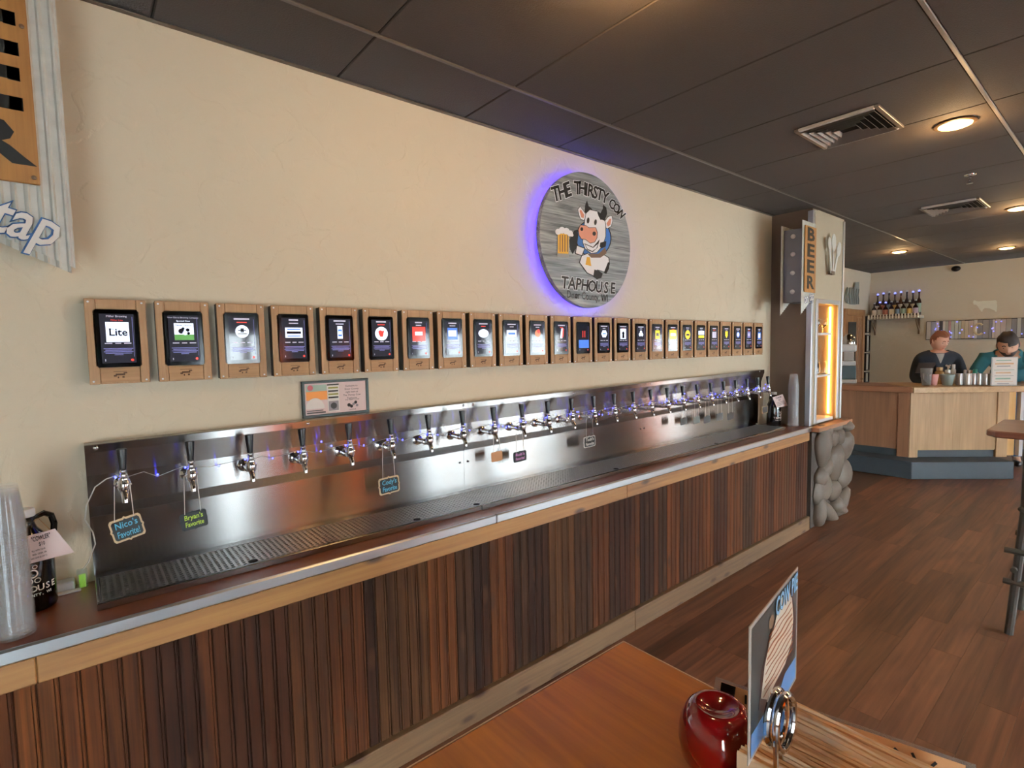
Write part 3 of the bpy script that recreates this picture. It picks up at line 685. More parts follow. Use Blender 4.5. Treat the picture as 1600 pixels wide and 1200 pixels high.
hornL = [(502, 452), (506, 402), (518, 370), (530, 410), (556, 432), (530, 470)]; hornR = [(606, 470), (628, 428), (630, 400), (652, 420), (658, 462), (640, 512), (610, 500)]
art(hornL, BLK); 
head = [(512, 462), (538, 436), (590, 448), (632, 482), (646, 540), (646, 620), (626, 682), (586, 730), (548, 736), (506, 704), (490, 660), (498, 570), (505, 500)]
art(grow(head, 5), BLK); art(head, WHT); art(hornR, BLK); art([(588, 450), (628, 466), (644, 500), (612, 506), (598, 480)], BLK)
art([(610, 664), (652, 652), (648, 690), (618, 704), (606, 690)], BLK)
art([(498, 668), (560, 694), (606, 640), (590, 700), (556, 730), (520, 714)], BLK); art([(504, 676), (560, 700), (594, 672), (582, 704), (554, 722), (522, 708)], WHT)
muz = [(458, 575), (472, 543), (512, 548), (530, 562), (576, 560), (588, 592), (586, 628), (570, 658), (540, 666), (508, 640), (480, 637), (464, 612)]
art(grow(muz, 4), BLK); art(muz, PNK)
art(None, BLK, (481, 570, 10, 13, 0)); art(None, BLK, (567, 601, 12, 15, 0)); art(None, BLK, (525, 510, 9, 21, .1)); art(None, BLK, (576, 522, 9, 20, .1))
mug = [(314, 598), (392, 598), (390, 764), (312, 758)]; art(grow(mug, 5), GRY); art([(316, 602), (390, 602), (388, 742), (314, 738)], YEL)
for k in range(4): art([(326+k*17, 610), (333+k*17, 610), (333+k*17, 728), (326+k*17, 728)], BRN)
for cx, cy, r in ((316, 588, 20), (342, 578, 22), (372, 584, 22), (398, 600, 20), (412, 612, 10)): art(None, WHT, (cx, cy, r, r*1.05, 0))
def letters(seq, size, wid=1):
    for ly, mi, off in ((0, WHT, .06), (.0008, BLK, .026)):
        for k, (ch, u, v) in enumerate(seq):
            a = Vector(sz(u, v)); q = seq[max(0, k-1)], seq[min(len(seq)-1, k+1)]
            d = Vector(sz(*q[1][1:]))-Vector(sz(*q[0][1:])); d.normalize()
            em.text(ch, (a.x, SY-.0012-ly, a.y), (d.x, 0, d.y), (-d.y, 0, d.x), size, mi, off=off, shear=.12, depth=.0006, sx=wid)
letters([('T', 300, 330), ('H', 345, 316), ('E', 385, 300)], .112, .9); letters([('T', 450, 287), ('H', 484, 290), ('I', 513, 298), ('R', 542, 306), ('S', 574, 318), ('T', 606, 330), ('Y', 642, 350)], .105, .9)
letters([('C', 690, 394), ('O', 721, 425), ('W', 750, 460)], .090, .85)
letters([('T', 362, 944), ('A', 412, 950), ('P', 457, 955), ('H', 502, 962), ('O', 552, 969), ('U', 600, 975), ('S', 650, 980), ('E', 696, 983)], .098, .95)
a, b = Vector(sz(380, 1023)), Vector(sz(662, 1052)); d = (b-a).normalized()
for ly, mi, off in ((0, WHT, .012), (.0008, BLK, .010)):
    em.text('Door County, WI', ((a.x+b.x)/2, SY-.0012-ly, (a.y+b.y)/2), (d.x, 0, d.y), (-d.y, 0, d.x), .062, mi, off=off, wid=(b-a).length)
em.build('emblem', [pmat('art_white', '#e9ebee', .4, var=0), M_ink, pmat('art_blue', '#2f6db5', .4, var=0), pmat('art_pink', '#d08a72', .4, var=0), pmat('art_yellow', '#d9a02e', .4, var=0), pmat('art_brown', '#6b5240', .4, var=0), pmat('art_grey', '#9a9a96', .4, var=0), M_pinkpaper], sg)

# ------------------------------------------------------------------ hanging name tags
def tag_sign(i, px, py, wpx, hpx, y, tilt, label, lines, ink, frame, boardmat, hang=None):
    c = at(px, py, 'y', y); w_ = abs(at(px+wpx/2, py, 'y', y).x-at(px-wpx/2, py, 'y', y).x); h = abs(at(px, py-hpx/2, 'y', y).z-at(px, py+hpx/2, 'y', y).z)
    t = thing('hanging_tag', label, 'tag', (c.x, y, c.z), 0, 'small chalkboard tags hung from the taps')
    u = Vector((math.cos(tilt), 0, math.sin(tilt))); v = Vector((-math.sin(tilt), 0, math.cos(tilt)))
    def outline(a, b):
        o = []
        for sx, sy in ((-1, -1), (1, -1), (1, 1), (-1, 1)):
            o.append((sx*a, sy*b*.8) if sx*sy > 0 else (sx*a*.88, sy*b)); o.append((sx*a*.88, sy*b) if sx*sy > 0 else (sx*a, sy*b*.8))
            if sx == -1 and sy == -1: o += [(-.1*a, -b), (0, -1.12*b), (.1*a, -b)]
            if sx == 1 and sy == -1: o += [(a, -.15*b), (1.07*a, 0), (a, .15*b)]
            if sx == 1 and sy == 1: o += [(.1*a, b), (0, 1.12*b), (-.1*a, b)]
            if sx == -1 and sy == 1: o += [(-a, .15*b), (-1.07*a, 0), (-a, -.15*b)]
        return o
    if frame: MB().prism(outline(w_/2, h/2), (0, .002, 0), u, v, (0, -.004, 0)).build('frame', frame, t)
    k = .88 if frame else 1
    MB().prism(outline(w_/2*k, h/2*k*(.94 if frame else 1)), (0, 0, 0), u, v, (0, -.0032, 0)).build('board', boardmat, t)
    m = MB(); hz = 1.262-c.z
    yo = (hang if hang is not None else y)-y
    for s_ in (-.30, .30):
        p = u*(s_*w_)+v*(h*.44); m.tube([(p.x, -.0045, p.z), (p.x*.8, yo, hz)], .0013, 5)
    p1, p2 = u*(-.30*w_)*.8, u*(.30*w_)*.8
    m.tube([(p1.x, yo, hz), (0, yo, hz+.012), (p2.x, yo, hz)], .0013, 5)
    m.build('ribbon', pmat('ribbon', '#cfc4bb', .7, var=0), t)
    if lines:
        m = MB(); n = len(lines)
        for j, s_ in enumerate(lines):
            q = v*(h*(.20-.40*j)) if n > 1 else Vector((0, 0, 0))
            m.text(s_, (q.x, -.0034, q.z), u, v, h*.40, 0, off=.012, depth=.0004, shear=.1, wid=w_*.70)
        m.build('lettering', ink, t)
    return t
M_chalk = pmat('chalkboard', '#12181b', .7); M_tanf = pmat('tan_frame', '#c9ae86', .6)
chb = pmat('chalk_blue', '#5fb2d0', .8, var=0)
tag_sign(0, 199, 825, 52, 36, -.160, .20, "black tag with tan frame and blue writing under the leftmost tap", ["Nico's", 'Favorite!'], chb, M_tanf, M_chalk)
tag_sign(1, 303, 812, 42, 27, -.160, .10, "frameless black tag with green writing under the second tap", ["Bryan's", 'Favorite'], pmat('chalk_green', '#b7d24a', .8, var=0), None, M_chalk)
tag_sign(5, 608, 758, 32, 26, -.085, .05, "black tag with tan frame and blue writing near the middle-left taps", ["Cody's", 'Favorite'], chb, M_tanf, M_chalk)
tag_sign(8, 776, 713, 17, 15, -.085, .03, "plain blank tan wooden tag hanging before the bright steel", None, None, None, pmat('bare_tag_wood', '#a8754c', .6))
tag_sign(9, 812, 713, 20, 16, -.085, .03, "black tag with pink writing beside the blank tan tag", ["Rob's", 'Favorite!'], pmat('chalk_pink', '#d48ac0', .8, var=0), None, M_chalk)
tag_sign(12, 921, 690, 18, 17, -.085, .03, "black tag with a white frame and white writing", ["Todd's", 'Favorite'], M_paper, pmat('white_frame', '#c9c6c0', .6), M_chalk)
for n_, (px, py, nm) in enumerate(((1068, 658, 'leftmost of the five small dark tags on the right half of the panel'), (1088, 656, 'second of the five small dark tags on the right half of the panel'), (1104.5, 655, 'middle one of the five small dark tags on the right half of the panel'), (1124, 651, 'fourth of the five small dark tags on the right half of the panel'), (1141, 650, 'last of the five small dark tags on the right half of the panel'))):
    tag_sign(18+n_, px, py, 10, 11, -.09, .05, nm, None, None, None, pmat('dark_tag', '#3c3a38', .6) if n_ != 1 else pmat('grey_tag', '#6d7470', .6))
tag_sign(24, 1195, 640, 9, 11, -.13, 0, 'tan framed tag under the last tap at the right end', None, None, M_tanf, pmat('dark_tag', '#3c3a38', .6))

# ------------------------------------------------------------------ arrow blade signs of corrugated metal
M_corr = pmat('galvanised', '#c3c3ba', .5, .15, var=.2, nscale=25)
def corrugated(m, x0, x1, zb, zt, y, pitch, amp, mi=0):
    """a ribbed sheet facing -Y; zb(x) is its cut lower edge"""
    n = int((x1-x0)/pitch*6); V = []; xs_ = [x0+(x1-x0)*k/n for k in range(n+1)]
    for yo in (0, .0018):
        for xx in xs_:
            yy = y+yo-amp*max(0, math.cos(2*PI*(xx-x0)/pitch))**2
            V += [(xx, yy, zb(xx)), (xx, yy, zt)]
    N_ = 2*(n+1); F = []
    for k in range(n):
        F += [(2*k, 2*k+2, 2*k+3, 2*k+1), (N_+2*k, N_+2*k+1, N_+2*k+3, N_+2*k+2), (2*k, N_+2*k, N_+2*k+2, 2*k+2), (2*k+1, 2*k+3, N_+2*k+3, N_+2*k+1)]
    F += [(0, 1, N_+1, N_), (2*n, N_+2*n, N_+2*n+1, 2*n+1)]
    return m.add(V, F, mi)
ls_ = thing('blade_sign', 'corrugated metal beer sign with brown stencil board in the top left corner', 'sign', (-.2, -.1, 2.3))
def Ls(mb, name, mats, **k):
    o = mb.build(name, mats, ls_, **k); o.matrix_parent_inverse = Matrix.Translation(-ls_.location); return o
zb = lambda x: 1.945-.50*(x-.012) if x > -.2 else 2.051+.5*(x+.2)
Ls(corrugated(MB(), -.41, .014, zb, 2.80, -.215, .0275, .007), 'corrugated_plate', M_corr, smooth=True)
Ls(corrugated(MB(), -.41, .004, zb, 2.80, -.05, .0275, .007), 'corrugated_plate', M_corr, smooth=True)
Ls(MB().box(-.36, -.205, 2.12, -.03, -.001, 2.78), 'sign_box', M_black)
Ls(MB().box(-.37, -.234, 2.172, -.050, -.223, 2.83), 'board', M_bark, bevel=.002)
m = MB()
for k, (ch, z_) in enumerate((('R', 2.276), ('E', 2.426), ('E', 2.574), ('B', 2.722))):
    cx = -.150
    if ch == 'E':
        for a in ((-.075, -.042, -.03, .058), (-.03, .075, .024, .058), (-.03, .02, -.012, .012), (-.03, .078, -.058, -.022)):
            m.box(cx+a[0], -.2352, z_+(a[2] if a[0] > -.05 else -.058), cx+a[1], -.2341, z_+a[3])
        for s_ in (-1, 1): m.box(cx+.05, -.2352, z_+s_*.058, cx+.076, -.2341, z_+s_*.022)
    else: m.text(ch, (cx, -.2342, z_), X, Z, .165, 0, off=.03, depth=.001, wid=.165)
Ls(m, 'stencil_letters', M_ink)
for zz in (2.60, 2.19):
    Ls(MB().lathe([(.006, 0), (.006, .002), (0, .004)], (-.062, -.234, zz), (0, -1, 0), 10), 'nail', M_pinegrey)
m = MB()
for off, dy, mi in ((.036, 0, 0), (.012, .0016, 1)): m.text('on tap', (-.165, -.2236-dy, 2.085), (1, 0, -.28), (.28, 0, 1), .155, mi, off=off, shear=.22, depth=.0015, wid=.30)
Ls(m, 'script_letters', [M_blueink, M_paper])

cs = thing('blade_sign', 'double corrugated arrow sign with bulbs hung on the brown column', 'sign', (4.92, -.27, 2.3))
def Cs(mb, name, mats, **k):
    o = mb.build(name, mats, cs, **k); o.matrix_parent_inverse = Matrix.Translation(-cs.location); return o
zc = lambda x: 1.91+.62*(x-4.76)
Cs(corrugated(MB(), 4.755, 5.03, zc, 2.70, -.375, .03, .006), 'corrugated_plate', M_corr, smooth=True)
Cs(corrugated(MB(), 4.755, 5.03, zc, 2.68, -.205, .03, .006), 'corrugated_plate', M_corr, smooth=True)
Cs(MB().box(4.80, -.368, 2.02, 5.039, -.215, 2.64), 'sign_box', pmat('zinc_box', '#77797c', .4, .5))
Cs(MB().box(4.79, -.392, 2.10, 5.02, -.384, 2.66), 'board', M_bark, bevel=.002)
m = MB()
for k, ch in enumerate('BEER'): m.text(ch, (4.90, -.3925, 2.585-k*.135), X, Z, .15, 0, off=.03, depth=.001, wid=.15)
Cs(m, 'stencil_letters', M_ink)
m = MB()
for off, dy, mi in ((.05, 0, 0), (.01, .0012, 1)): m.text('on tap', (4.90, -.384-dy, 2.055), (1, 0, .2), (-.2, 0, 1), .10, mi, off=off, shear=.2, depth=.001, wid=.2)
Cs(m, 'script_letters', [M_blueink, M_paper])
for zz in (2.58, 2.43, 2.27, 2.11):
    Cs(MB().ball((4.796, -.29, zz), .02, 12, 8), 'bulb', pmat('frosted_bulb', '#cfd2d2', .2), smooth=True)

# ------------------------------------------------------------------ cups
def cup_mesh():
    return MB().lathe([(.0455, 0), (.0465, .002), (.0455, .004), (.044, .004), (.0335, .112), (.0325, .116), (.029, .117), (.0275, .113), (.001, .1125), (.001, .112), (.0325, .1105), (.043, .006), (.0445, .0015)], (0, 0, 0), Z, 28)
M_cup = pmat('cup_plastic', '#dfe5e8', .05, 0, var=0, alpha=.10, ior=1.5, spec=1)
cup_me = None
def cups(x, y, n, label, group, lean=0, pitch=.0078, each=None):
    global cup_me
    for k in range(n):
        if cup_me is None: o = cup_mesh().build('plastic_cup', M_cup, smooth=True); cup_me = o.data
        else: o = bpy.data.objects.new('plastic_cup', cup_me); COL.objects.link(o)
        o.location = (x+lean*k*pitch, y, CT+.0005+k*pitch); tag(o, label, 'cup', group)
cups(-.178, -.300, 40, 'clear plastic cup nested upside down in the tall stack at the left edge', 'nested cups in the left stack')
cups(4.925, -.262, 47, 'clear plastic cup nested upside down in the stack beside the column', 'nested cups in the stack by the column')

# ------------------------------------------------------------------ growlers
M_growl = pmat('black_glass', '#08080a', .07, var=0, ior=1.5)
def growler(x, y, label, corners, rz, full=True):
    g = thing('growler', label, 'growler', (x, y, CT), rz)
    MB().lathe([(.052, 0), (.058, .004), (.060, .012), (.060, .165), (.056, .195), (.042, .225), (.026, .248), (.021, .262), (.021, .285), (.018, .287)], n=28).build('jug', M_growl, g, smooth=True, sharp=60)
    MB().lathe([(.022, .284), (.024, .286), (.024, .304), (.022, .308), (0, .308)], n=20).build('cap', M_white, g, smooth=True)
    MB().tube([(.020, 0, .275), (.045, 0, .283), (.062, 0, .272), (.068, 0, .245), (.064, 0, .205), (.055, 0, .19)], [.007, .009, .009, .009, .009, .007], 8).build('handle', M_growl, g, smooth=True)
    pr = MB(); R_ = .0605
    def onjug(u, z, s, txt, mi=0):
        n = len(txt); w_ = s*.68
        for k, ch in enumerate(txt):
            t = (u+(k-(n-1)/2)*w_)/R_; a = t-PI/2-rz
            o = Vector((R_*math.cos(a), R_*math.sin(a), z)); ud = Vector((-math.sin(a), math.cos(a), 0)); pr.text(ch, o, ud, Z, s, 0, off=.012, depth=.0006)
    onjug(0, .075, .026, 'TAPHOUSE'); onjug(0, .056, .011, 'DOOR COUNTY, WI')
    for (u, z, r) in ((-.012, .115, .016), (.010, .122, .013), (.0, .10, .010), (.020, .10, .008), (-.02, .135, .006), (.016, .142, .006)):
        a = u/R_-PI/2-rz; o = Vector((R_*math.cos(a), R_*math.sin(a), z)); ud = Vector((-math.sin(a), math.cos(a), 0)); nn = Vector((math.cos(a), math.sin(a), 0))
        P = [o+ud*(r*math.cos(q*PI/8))+Z*(r*math.sin(q*PI/8)) for q in range(16)]; Q = [o+ud*(r*.72*math.cos(q*PI/8))+Z*(r*.72*math.sin(q*PI/8)) for q in range(16)]
        pr.add([p+nn*.0008 for p in P]+[p+nn*.0008 for p in Q], [(k, (k+1) % 16, 16+(k+1) % 16, 16+k) for k in range(16)])
    pr.build('print', M_paper, g)
    # card tied to the neck
    P = [at(px, py, 'y', yy) for px, py, yy in corners]
    t = thing('price_tag', ('white paper price card tied to the left growler' if full else 'white paper price card tied to the growler by the column'), 'tag', P[0])
    c0 = P[0]; u = (P[1]-P[0]); v = (P[0]-P[3]); nn = u.cross(v).normalized()
    MB().add([p-c0 for p in P]+[p-c0-nn*.0012 for p in P], [(0, 1, 2, 3), (7, 6, 5, 4), (0, 4, 5, 1), (1, 5, 6, 2), (2, 6, 7, 3), (3, 7, 4, 0)]).build('card', M_pinkpaper, t)
    tx = MB(); W2, H2 = u.length, v.length; uu, vv = u.normalized(), (P[0]-P[3]).normalized()
    for s_, fy_, h, wd in (('"COWLER"', .82, .24, .62), ('$10', .60, .20, .2), ('FILL WITH YOUR FAVORITE', .40, .085, .72), ('BEER, CIDER, OR SELTZER', .27, .085, .72), ('AND SAVE $5 OFF COCKTAIL JUG', .14, .085, .86)):
        o = (P[3]-c0)*1+u*.5+v*fy_+nn*.0008
        tx.text(s_, o, uu, vv, H2*h, 0, off=.015, depth=.0003, wid=W2*wd)
    tx.build('lettering', M_ink, t)
    nk = Vector((x, y, CT+.262))
    MB().tube([Vector((0, 0, 0))+u*.9+v*-.1, (nk+Vector((.03, 0, .01)))-c0, (nk+Vector((0, -.024, 0)))-c0], .0011, 5).build('twine', pmat('twine', '#b08d5c', .8), t)
growler(-.150, -.118, 'black glass jug growler beside the left stack of cups', [(38, 839, -.205), (86, 826, -.20), (116, 863, -.195), (46, 881, -.20)], .35)
growler(4.87, -.115, 'black glass jug growler between the last tap and the brown column', [(1207, 621, -.20), (1223, 616, -.20), (1231, 634, -.20), (1214, 637, -.20)], .9, False)

# ------------------------------------------------------------------ ceiling lights, vents, sprinkler
def lamp(x, y, label, power=7):
    t = thing('recessed_light', label, 'ceiling light', (x, y, CEIL+.0005), 0, 'round warm ceiling lights')
    MB().lathe([(.078, .003), (.092, .003), (.094, -.004), (.088, -.008), (.076, -.008), (.072, -.004)], n=32).build('trim_ring', pmat('bronze_trim', '#5b4734', .4, .4), t, smooth=True)
    MB().lathe([(.074, 0), (.073, -.010), (.055, -.017), (.03, -.020), (0, -.021)], n=28).build('lens', M_lamp, t, smooth=True)
    l = bpy.data.lights.new('lamp_glow', 'POINT'); l.energy = power; l.color = (1, .62, .28); l.shadow_soft_size = .05
    o = bpy.data.objects.new('lamp_glow', l); COL.objects.link(o); o.location = (x, y, CEIL-.10)
lamp(3.755, -1.551, 'large glowing ceiling light between the two vents, nearest of those seen')
lamp(6.648, -1.476, 'ceiling light cut by the right edge of the picture')
lamp(8.501, -.115, 'ceiling light seen just right of the column, above the bottle shelf')
lamp(9.434, -1.047, 'farthest ceiling light, above the metal cow on the far wall')
lamp(1.36, -1.27, 'ceiling light overhead near the foreground table', 17)
lamp(2.34, -3.4, 'ceiling light near the first wide window'); lamp(5.24, -3.4, 'ceiling light near the second wide window'); lamp(8.1, -3.4, 'ceiling light near the far window')
def vent(x0, x1, y0, y1, label):
    cx, cy = (x0+x1)/2, (y0+y1)/2; a, b = (x1-x0)/2, (y1-y0)/2
    t = thing('ceiling_vent', label, 'vent', (cx, cy, CEIL), 0, 'square louvred ceiling vents')
    mv = pmat('vent_paint', '#7a7168', .35, .3)
    f = MB(); f.box(-a, -b, -.012, a, -b+.022, .002); f.box(-a, b-.022, -.012, a, b, .002); 
    for q in (-a, a-.022): MB().box(q, -b+.0225, -.013, q+.022, b-.0225, .002).build('end_bar', pmat('vent_lit', '#c9c5bf', .3), t, bevel=.002)  # light caught by the end bars put into their pale colour
    f.build('frame', mv, t, bevel=.002)
    MB().box(-a+.022, -b+.022, -.001, a-.022, b-.022, .002).build('throat', M_dark, t)
    for k in range(5):
        s0 = 1-.17*k; A, Bq = (a-.026)*s0, (b-.026)*s0
        for sx, sy in ((1, 0), (-1, 0), (0, 1), (0, -1)):
            if sx: P = [(sx*A, -Bq, -.020), (sx*A, Bq, -.020), (sx*(A-.012), Bq-.012, -.004), (sx*(A-.012), -Bq+.012, -.004)]
            else: P = [(-A, sy*Bq, -.020), (A, sy*Bq, -.020), (A-.012, sy*(Bq-.012), -.004), (-A+.012, sy*(Bq-.012), -.004)]
            Q = [(p[0], p[1], p[2]+.0015) for p in P]
            MB().add(P+Q, [(0, 1, 2, 3), (7, 6, 5, 4), (0, 4, 5, 1), (1, 5, 6, 2), (2, 6, 7, 3), (3, 7, 4, 0)]).build('louver', mv, t)
vent(3.125, 3.55, -1.372, -.972, 'nearer square louvred ceiling vent'); vent(5.85, 6.33, -1.33, -.915, 'farther square louvred ceiling vent')
sk = thing('sprinkler', 'small chrome fire sprinkler head hanging from the ceiling', 'sprinkler', (4.99, -1.41, CEIL))
MB().lathe([(.036, 0), (.034, -.006), (.016, -.010), (.010, -.012), (.010, -.022), (.006, -.024)], n=20).build('escutcheon', M_chrome, sk, smooth=True)
m = MB()
for s_ in (-1, 1): m.tube([(s_*.008, 0, -.022), (s_*.018, 0, -.036), (s_*.010, 0, -.054), (0, 0, -.060)], .003, 6)
m.cyl((0, 0, -.024), (0, 0, -.056), .003, n=8); m.build('frame_arms', M_chrome, sk, smooth=True)
MB().lathe([(.019, -.060), (.019, -.062), (.002, -.064)], n=16).build('deflector', M_chrome, sk)

# ------------------------------------------------------------------ niche glassware
def gl_goblet(m, x, y, z, s=1): m.lathe([(.030*s, 0), (.031*s, .003*s), (.006*s, .008*s), (.004*s, .045*s), (.012*s, .055*s), (.034*s, .075*s), (.038*s, .10*s), (.033*s, .135*s), (.0315*s, .135*s), (.036*s, .10*s), (.032*s, .077*s), (.004*s, .058*s)], (x, y, z), Z, 20)
def gl_jar(m, x, y, z): m.lathe([(.030, 0), (.036, .003), (.037, .085), (.031, .10), (.031, .118), (.0295, .118), (.0295, .10), (.035, .084), (.034, .006), (.001, .005)], (x, y, z), Z, 20)
places = ['leftmost', 'second from the left', 'middle one', 'fourth from the left', 'rightmost']
for zz, fn, nm, kd, cat_ in ((1.757, gl_goblet, 'stemmed_glass', 'stemmed beer glass', 'glass'), (1.367, gl_jar, 'mason_jar', 'clear jar glass', 'glass')):
    p0 = None
    for k in range(5):
        m = MB(); fn(m, 0, 0, 0)
        if p0 is None: o = m.build(nm, M_glass, smooth=True); p0 = o.data
        else: o = bpy.data.objects.new(nm, p0); COL.objects.link(o)
        o.location = (5.215+.084*k, -.27+.035*(k % 2), zz+.0005)
        tag(o, '%s of the front row on the %s niche shelf, %s' % (kd, 'upper' if zz > 1.5 else 'lower', places[k]), cat_, '%ses in the lit niche' % kd)
for k, (xx, nm) in enumerate(((5.36, 'left'), (5.46, 'right'))):
    m = MB(); gl_goblet(m, 0, 0, 0, 1.15); o = m.build('tall_goblet', M_glass, smooth=True); o.location = (xx, -.145, 1.7575+.04*0); o.scale = (1, 1, 1.7)
    tag(o, 'taller goblet at the back of the upper niche shelf, the %s of two' % nm, 'glass', 'taller goblets in the lit niche')
m = MB(); gl_jar(m, 0, 0, 0); o = m.build('mason_jar', M_glass, smooth=True); o.location = (5.53, -.16, 1.3675); o.scale = (1, 1, 1.55); tag(o, 'taller jar glass standing behind the others on the lower niche shelf', 'glass')
t = thing('menu_card', 'white folded card standing in the bottom of the lit niche', 'card', (5.24, -.25, NZ0+.0305))
MB().add([(-.04, -.04, 0), (.05, .03, 0), (.05, .03, .17), (-.04, -.04, .17), (-.04, .05, 0), (.05, .05, 0)], [(0, 1, 2, 3)]).build('sheet', M_paper, t)
MB().add([(-.045, .005, 0), (.045, .075, 0), (.05, .035, .17), (-.04, -.035, .17)], [(0, 1, 2, 3)]).build('back_sheet', M_paper, t)
# spoon bouquet
t = thing('metal_flower', 'three flattened metal spoons bunched on the column face above the niche', 'wall art', (5.42, COLY-.014, 2.45))
for (tx_, tz_, lx, r, nm) in ((-.10, .11, -.035, .038, 0), (.0, .13, .0, .050, 1), (.125, .08, .025, .046, 0)):
    m = MB(); d = Vector((tx_-lx, 0, tz_+.13)).normalized(); n = Vector((-d.z, 0, d.x))
    P = []
    for k in range(14): a = 2*PI*k/14; P.append(Vector((tx_, 0, tz_))+d*(1.6*r*math.cos(a))+n*(r*math.sin(a)))
    m.add([p+Vector((0, -.03, 0)) for p in P]+[p+Vector((0, -.026, 0)) for p in P]+[Vector((tx_, -.018, tz_))], [tuple(range(14))]+[(k, (k+1) % 14, 14+(k+1) % 14, 14+k) for k in range(14)]+[(14+k, 14+(k+1) % 14, 28) for k in range(14)])
    m.bar((lx, -.024, -.15), (tx_, -.024, tz_), .034, .008, up=(0, 1, 0)); m.build('spoon', pmat('pewter', '#c3c8c4', .4, .2), t)
MB().box(-.045, -.03, -.16, .035, -.002, -.13).build('clasp', pmat('bronze_clasp', '#5c4a3c', .5), t)

# ------------------------------------------------------------------ far bar
U = Vector((.72, -.694, 0)); NN = Vector((.694, .72, 0)); BO = Vector((7.891, -.433, 0)); PC = Vector((7.625, -.527, 0))
fbr = thing('serving_bar', 'angled light oak serving bar on a dark plinth at the far end', 'bar', (8.0, -.3, 0))
def Fb(mb, name, mats, **k):
    o = mb.build(name, mats, fbr, **k); o.matrix_parent_inverse = Matrix.Translation(-fbr.location); return o
def xy(v): return (v.x, v.y)
e1 = PC+U*1.15
Fb(MB().prism([(7.625, .87), xy(PC), xy(e1), xy(e1+NN*.45), (8.075, -.335), (8.075, .87)], (0, 0, 0), X, Y, (0, 0, .21)), 'plinth', M_kick, bevel=.006)
def fpan(t0, t1, z0, z1, d0, d1, name, mat, **k):
    a, b_ = BO+U*t0, BO+U*t1
    return Fb(MB().prism([xy(a+NN*d0), xy(b_+NN*d0), xy(b_+NN*d1), xy(a+NN*d1)], (0, 0, z0), X, Y, (0, 0, z1-z0)), name, mat, **k)
fpan(.105, 1.01, .30, 1.024, .012, .04, 'front_panel', M_oak); fpan(.105, 1.01, .211, .299, .03, .05, 'kick_board', M_kick)
fpan(0, .104, .211, 1.024, 0, .05, 'corner_post', M_oak, bevel=.003); fpan(1.011, 1.14, .211, 1.024, -.002, .05, 'corner_post', M_oak, bevel=.003)
fpan(1.16, 1.30, .211, 1.024, .10, .13, 'end_board', wood('pine_light', '#d0a060', '#e6c083', 'z')); fpan(1.325, 1.365, .211, 1.024, .06, .12, 'white_post', M_white)
Fb(MB().box(7.905, -.30, .30, 7.935, .872, 1.024), 'side_panel', M_oakshade); Fb(MB().box(7.915, -.30, .211, 7.94, .872, .299), 'kick_board', M_kick)
Fb(MB().box(7.893, -.425, .211, 7.955, -.302, 1.024), 'side_post', M_oakshade, bevel=.003)
CF = Vector((7.756, -.492, 0)); ZC0, ZC1 = 1.025, 1.096
q1 = CF+U*2.4; q2 = q1+NN*.58; q0 = CF+NN*.001
ci = CF+NN*.58
Fb(MB().prism([(7.762, -.49), xy(q1), xy(q2), (8.37, .16), (8.33, -.05)], (0, 0, ZC0), X, Y, (0, 0, ZC1-ZC0)), 'countertop', M_oaktop, bevel=.006)
Fb(MB().prism([(7.762, .872), (7.762, -.482), (8.325, -.043), (8.365, .165), (8.365, .872)], (0, 0, ZC0), X, Y, (0, 0, ZC1-ZC0)), 'countertop', M_oaktopshade, bevel=.006)

BZ = ZC1+.0005
def onbar(px, py=602.5): p = at(px, py, 'z', BZ); return p
M_tin = pmat('tin', '#c9cbc9', .3, .6); M_galv = pmat('bucket_zinc', '#9fb0ac', .4, .5)
def vessel(name, px, wpx, hpx, mat, label, cat_, prof=None, py=602.5, group=None, back=0):
    p = onbar(px, py)+NN*back; dep = (p-CAM).dot(fwd); r = wpx/2*dep/FPX; h = hpx*dep/FPX
    prof = prof or [(1, 0), (1, 1)]
    o = MB().lathe([(a*r, b_*h) for a, b_ in prof], (0, 0, 0), Z, 18).build(name, mat, smooth=True); o.location = p
    return tag(o, label, cat_, group)
VC = [(.62, 0), (.64, .02), (1, 1), (.95, 1), (.6, .05), (.01, .05)]
CAN = [(.86, 0), (.98, .04), (1, .08), (1, .92), (.97, .95), (.97, 1), (.9, 1), (.9, .97), (.01, .97)]
JAR = [(.9, 0), (1, .04), (1, .70), (.7, .78), (.66, .80), (.72, .81), (.72, .98), (.6, 1), (.01, 1)]
vessel('tall_cup', 1447, 17, 27, M_plastic, 'tall clear flared cup at the left end of the oak bar', 'cup', VC, 602.3)
vessel('paper_cup', 1459, 12, 17, pmat('pink_paper', '#d59a94', .6), 'pink flared cup beside the tall clear cup', 'cup', VC, 602)
vessel('bucket', 1480, 20, 17, M_galv, 'pale metal bucket on the oak bar in front of the man in black', 'bucket', VC, 602)
canl = ['leftmost tin can of the front row on the oak bar', 'second tin can in the front row on the oak bar', 'third tin can in the front row on the oak bar', 'fourth tin can in the front row on the oak bar', 'widest tin can right of the row centre on the oak bar', 'tin can partly behind the white bar sign']
for k, (px, wp) in enumerate(((1499, 9), (1511, 11), (1521, 9), (1529.5, 8), (1539, 11), (1548, 8))):
    vessel('tin_can', px, wp, 18.5, M_tin if k % 2 else pmat('tin_grey', '#a9a6a4', .3, .6), canl[k], 'can', CAN, 602, 'tin cans on the oak bar')
M_amber = pmat('amber_jar', '#a07a48', .2)
vessel('amber_jar', 1482, 12, 26, M_amber, 'amber jar standing behind the metal bucket', 'jar', JAR, 601, back=.16)
vessel('silver_shaker', 1493, 10, 22, M_tin, 'silver shaker behind the first tin can', 'shaker', JAR, 601, back=.14)
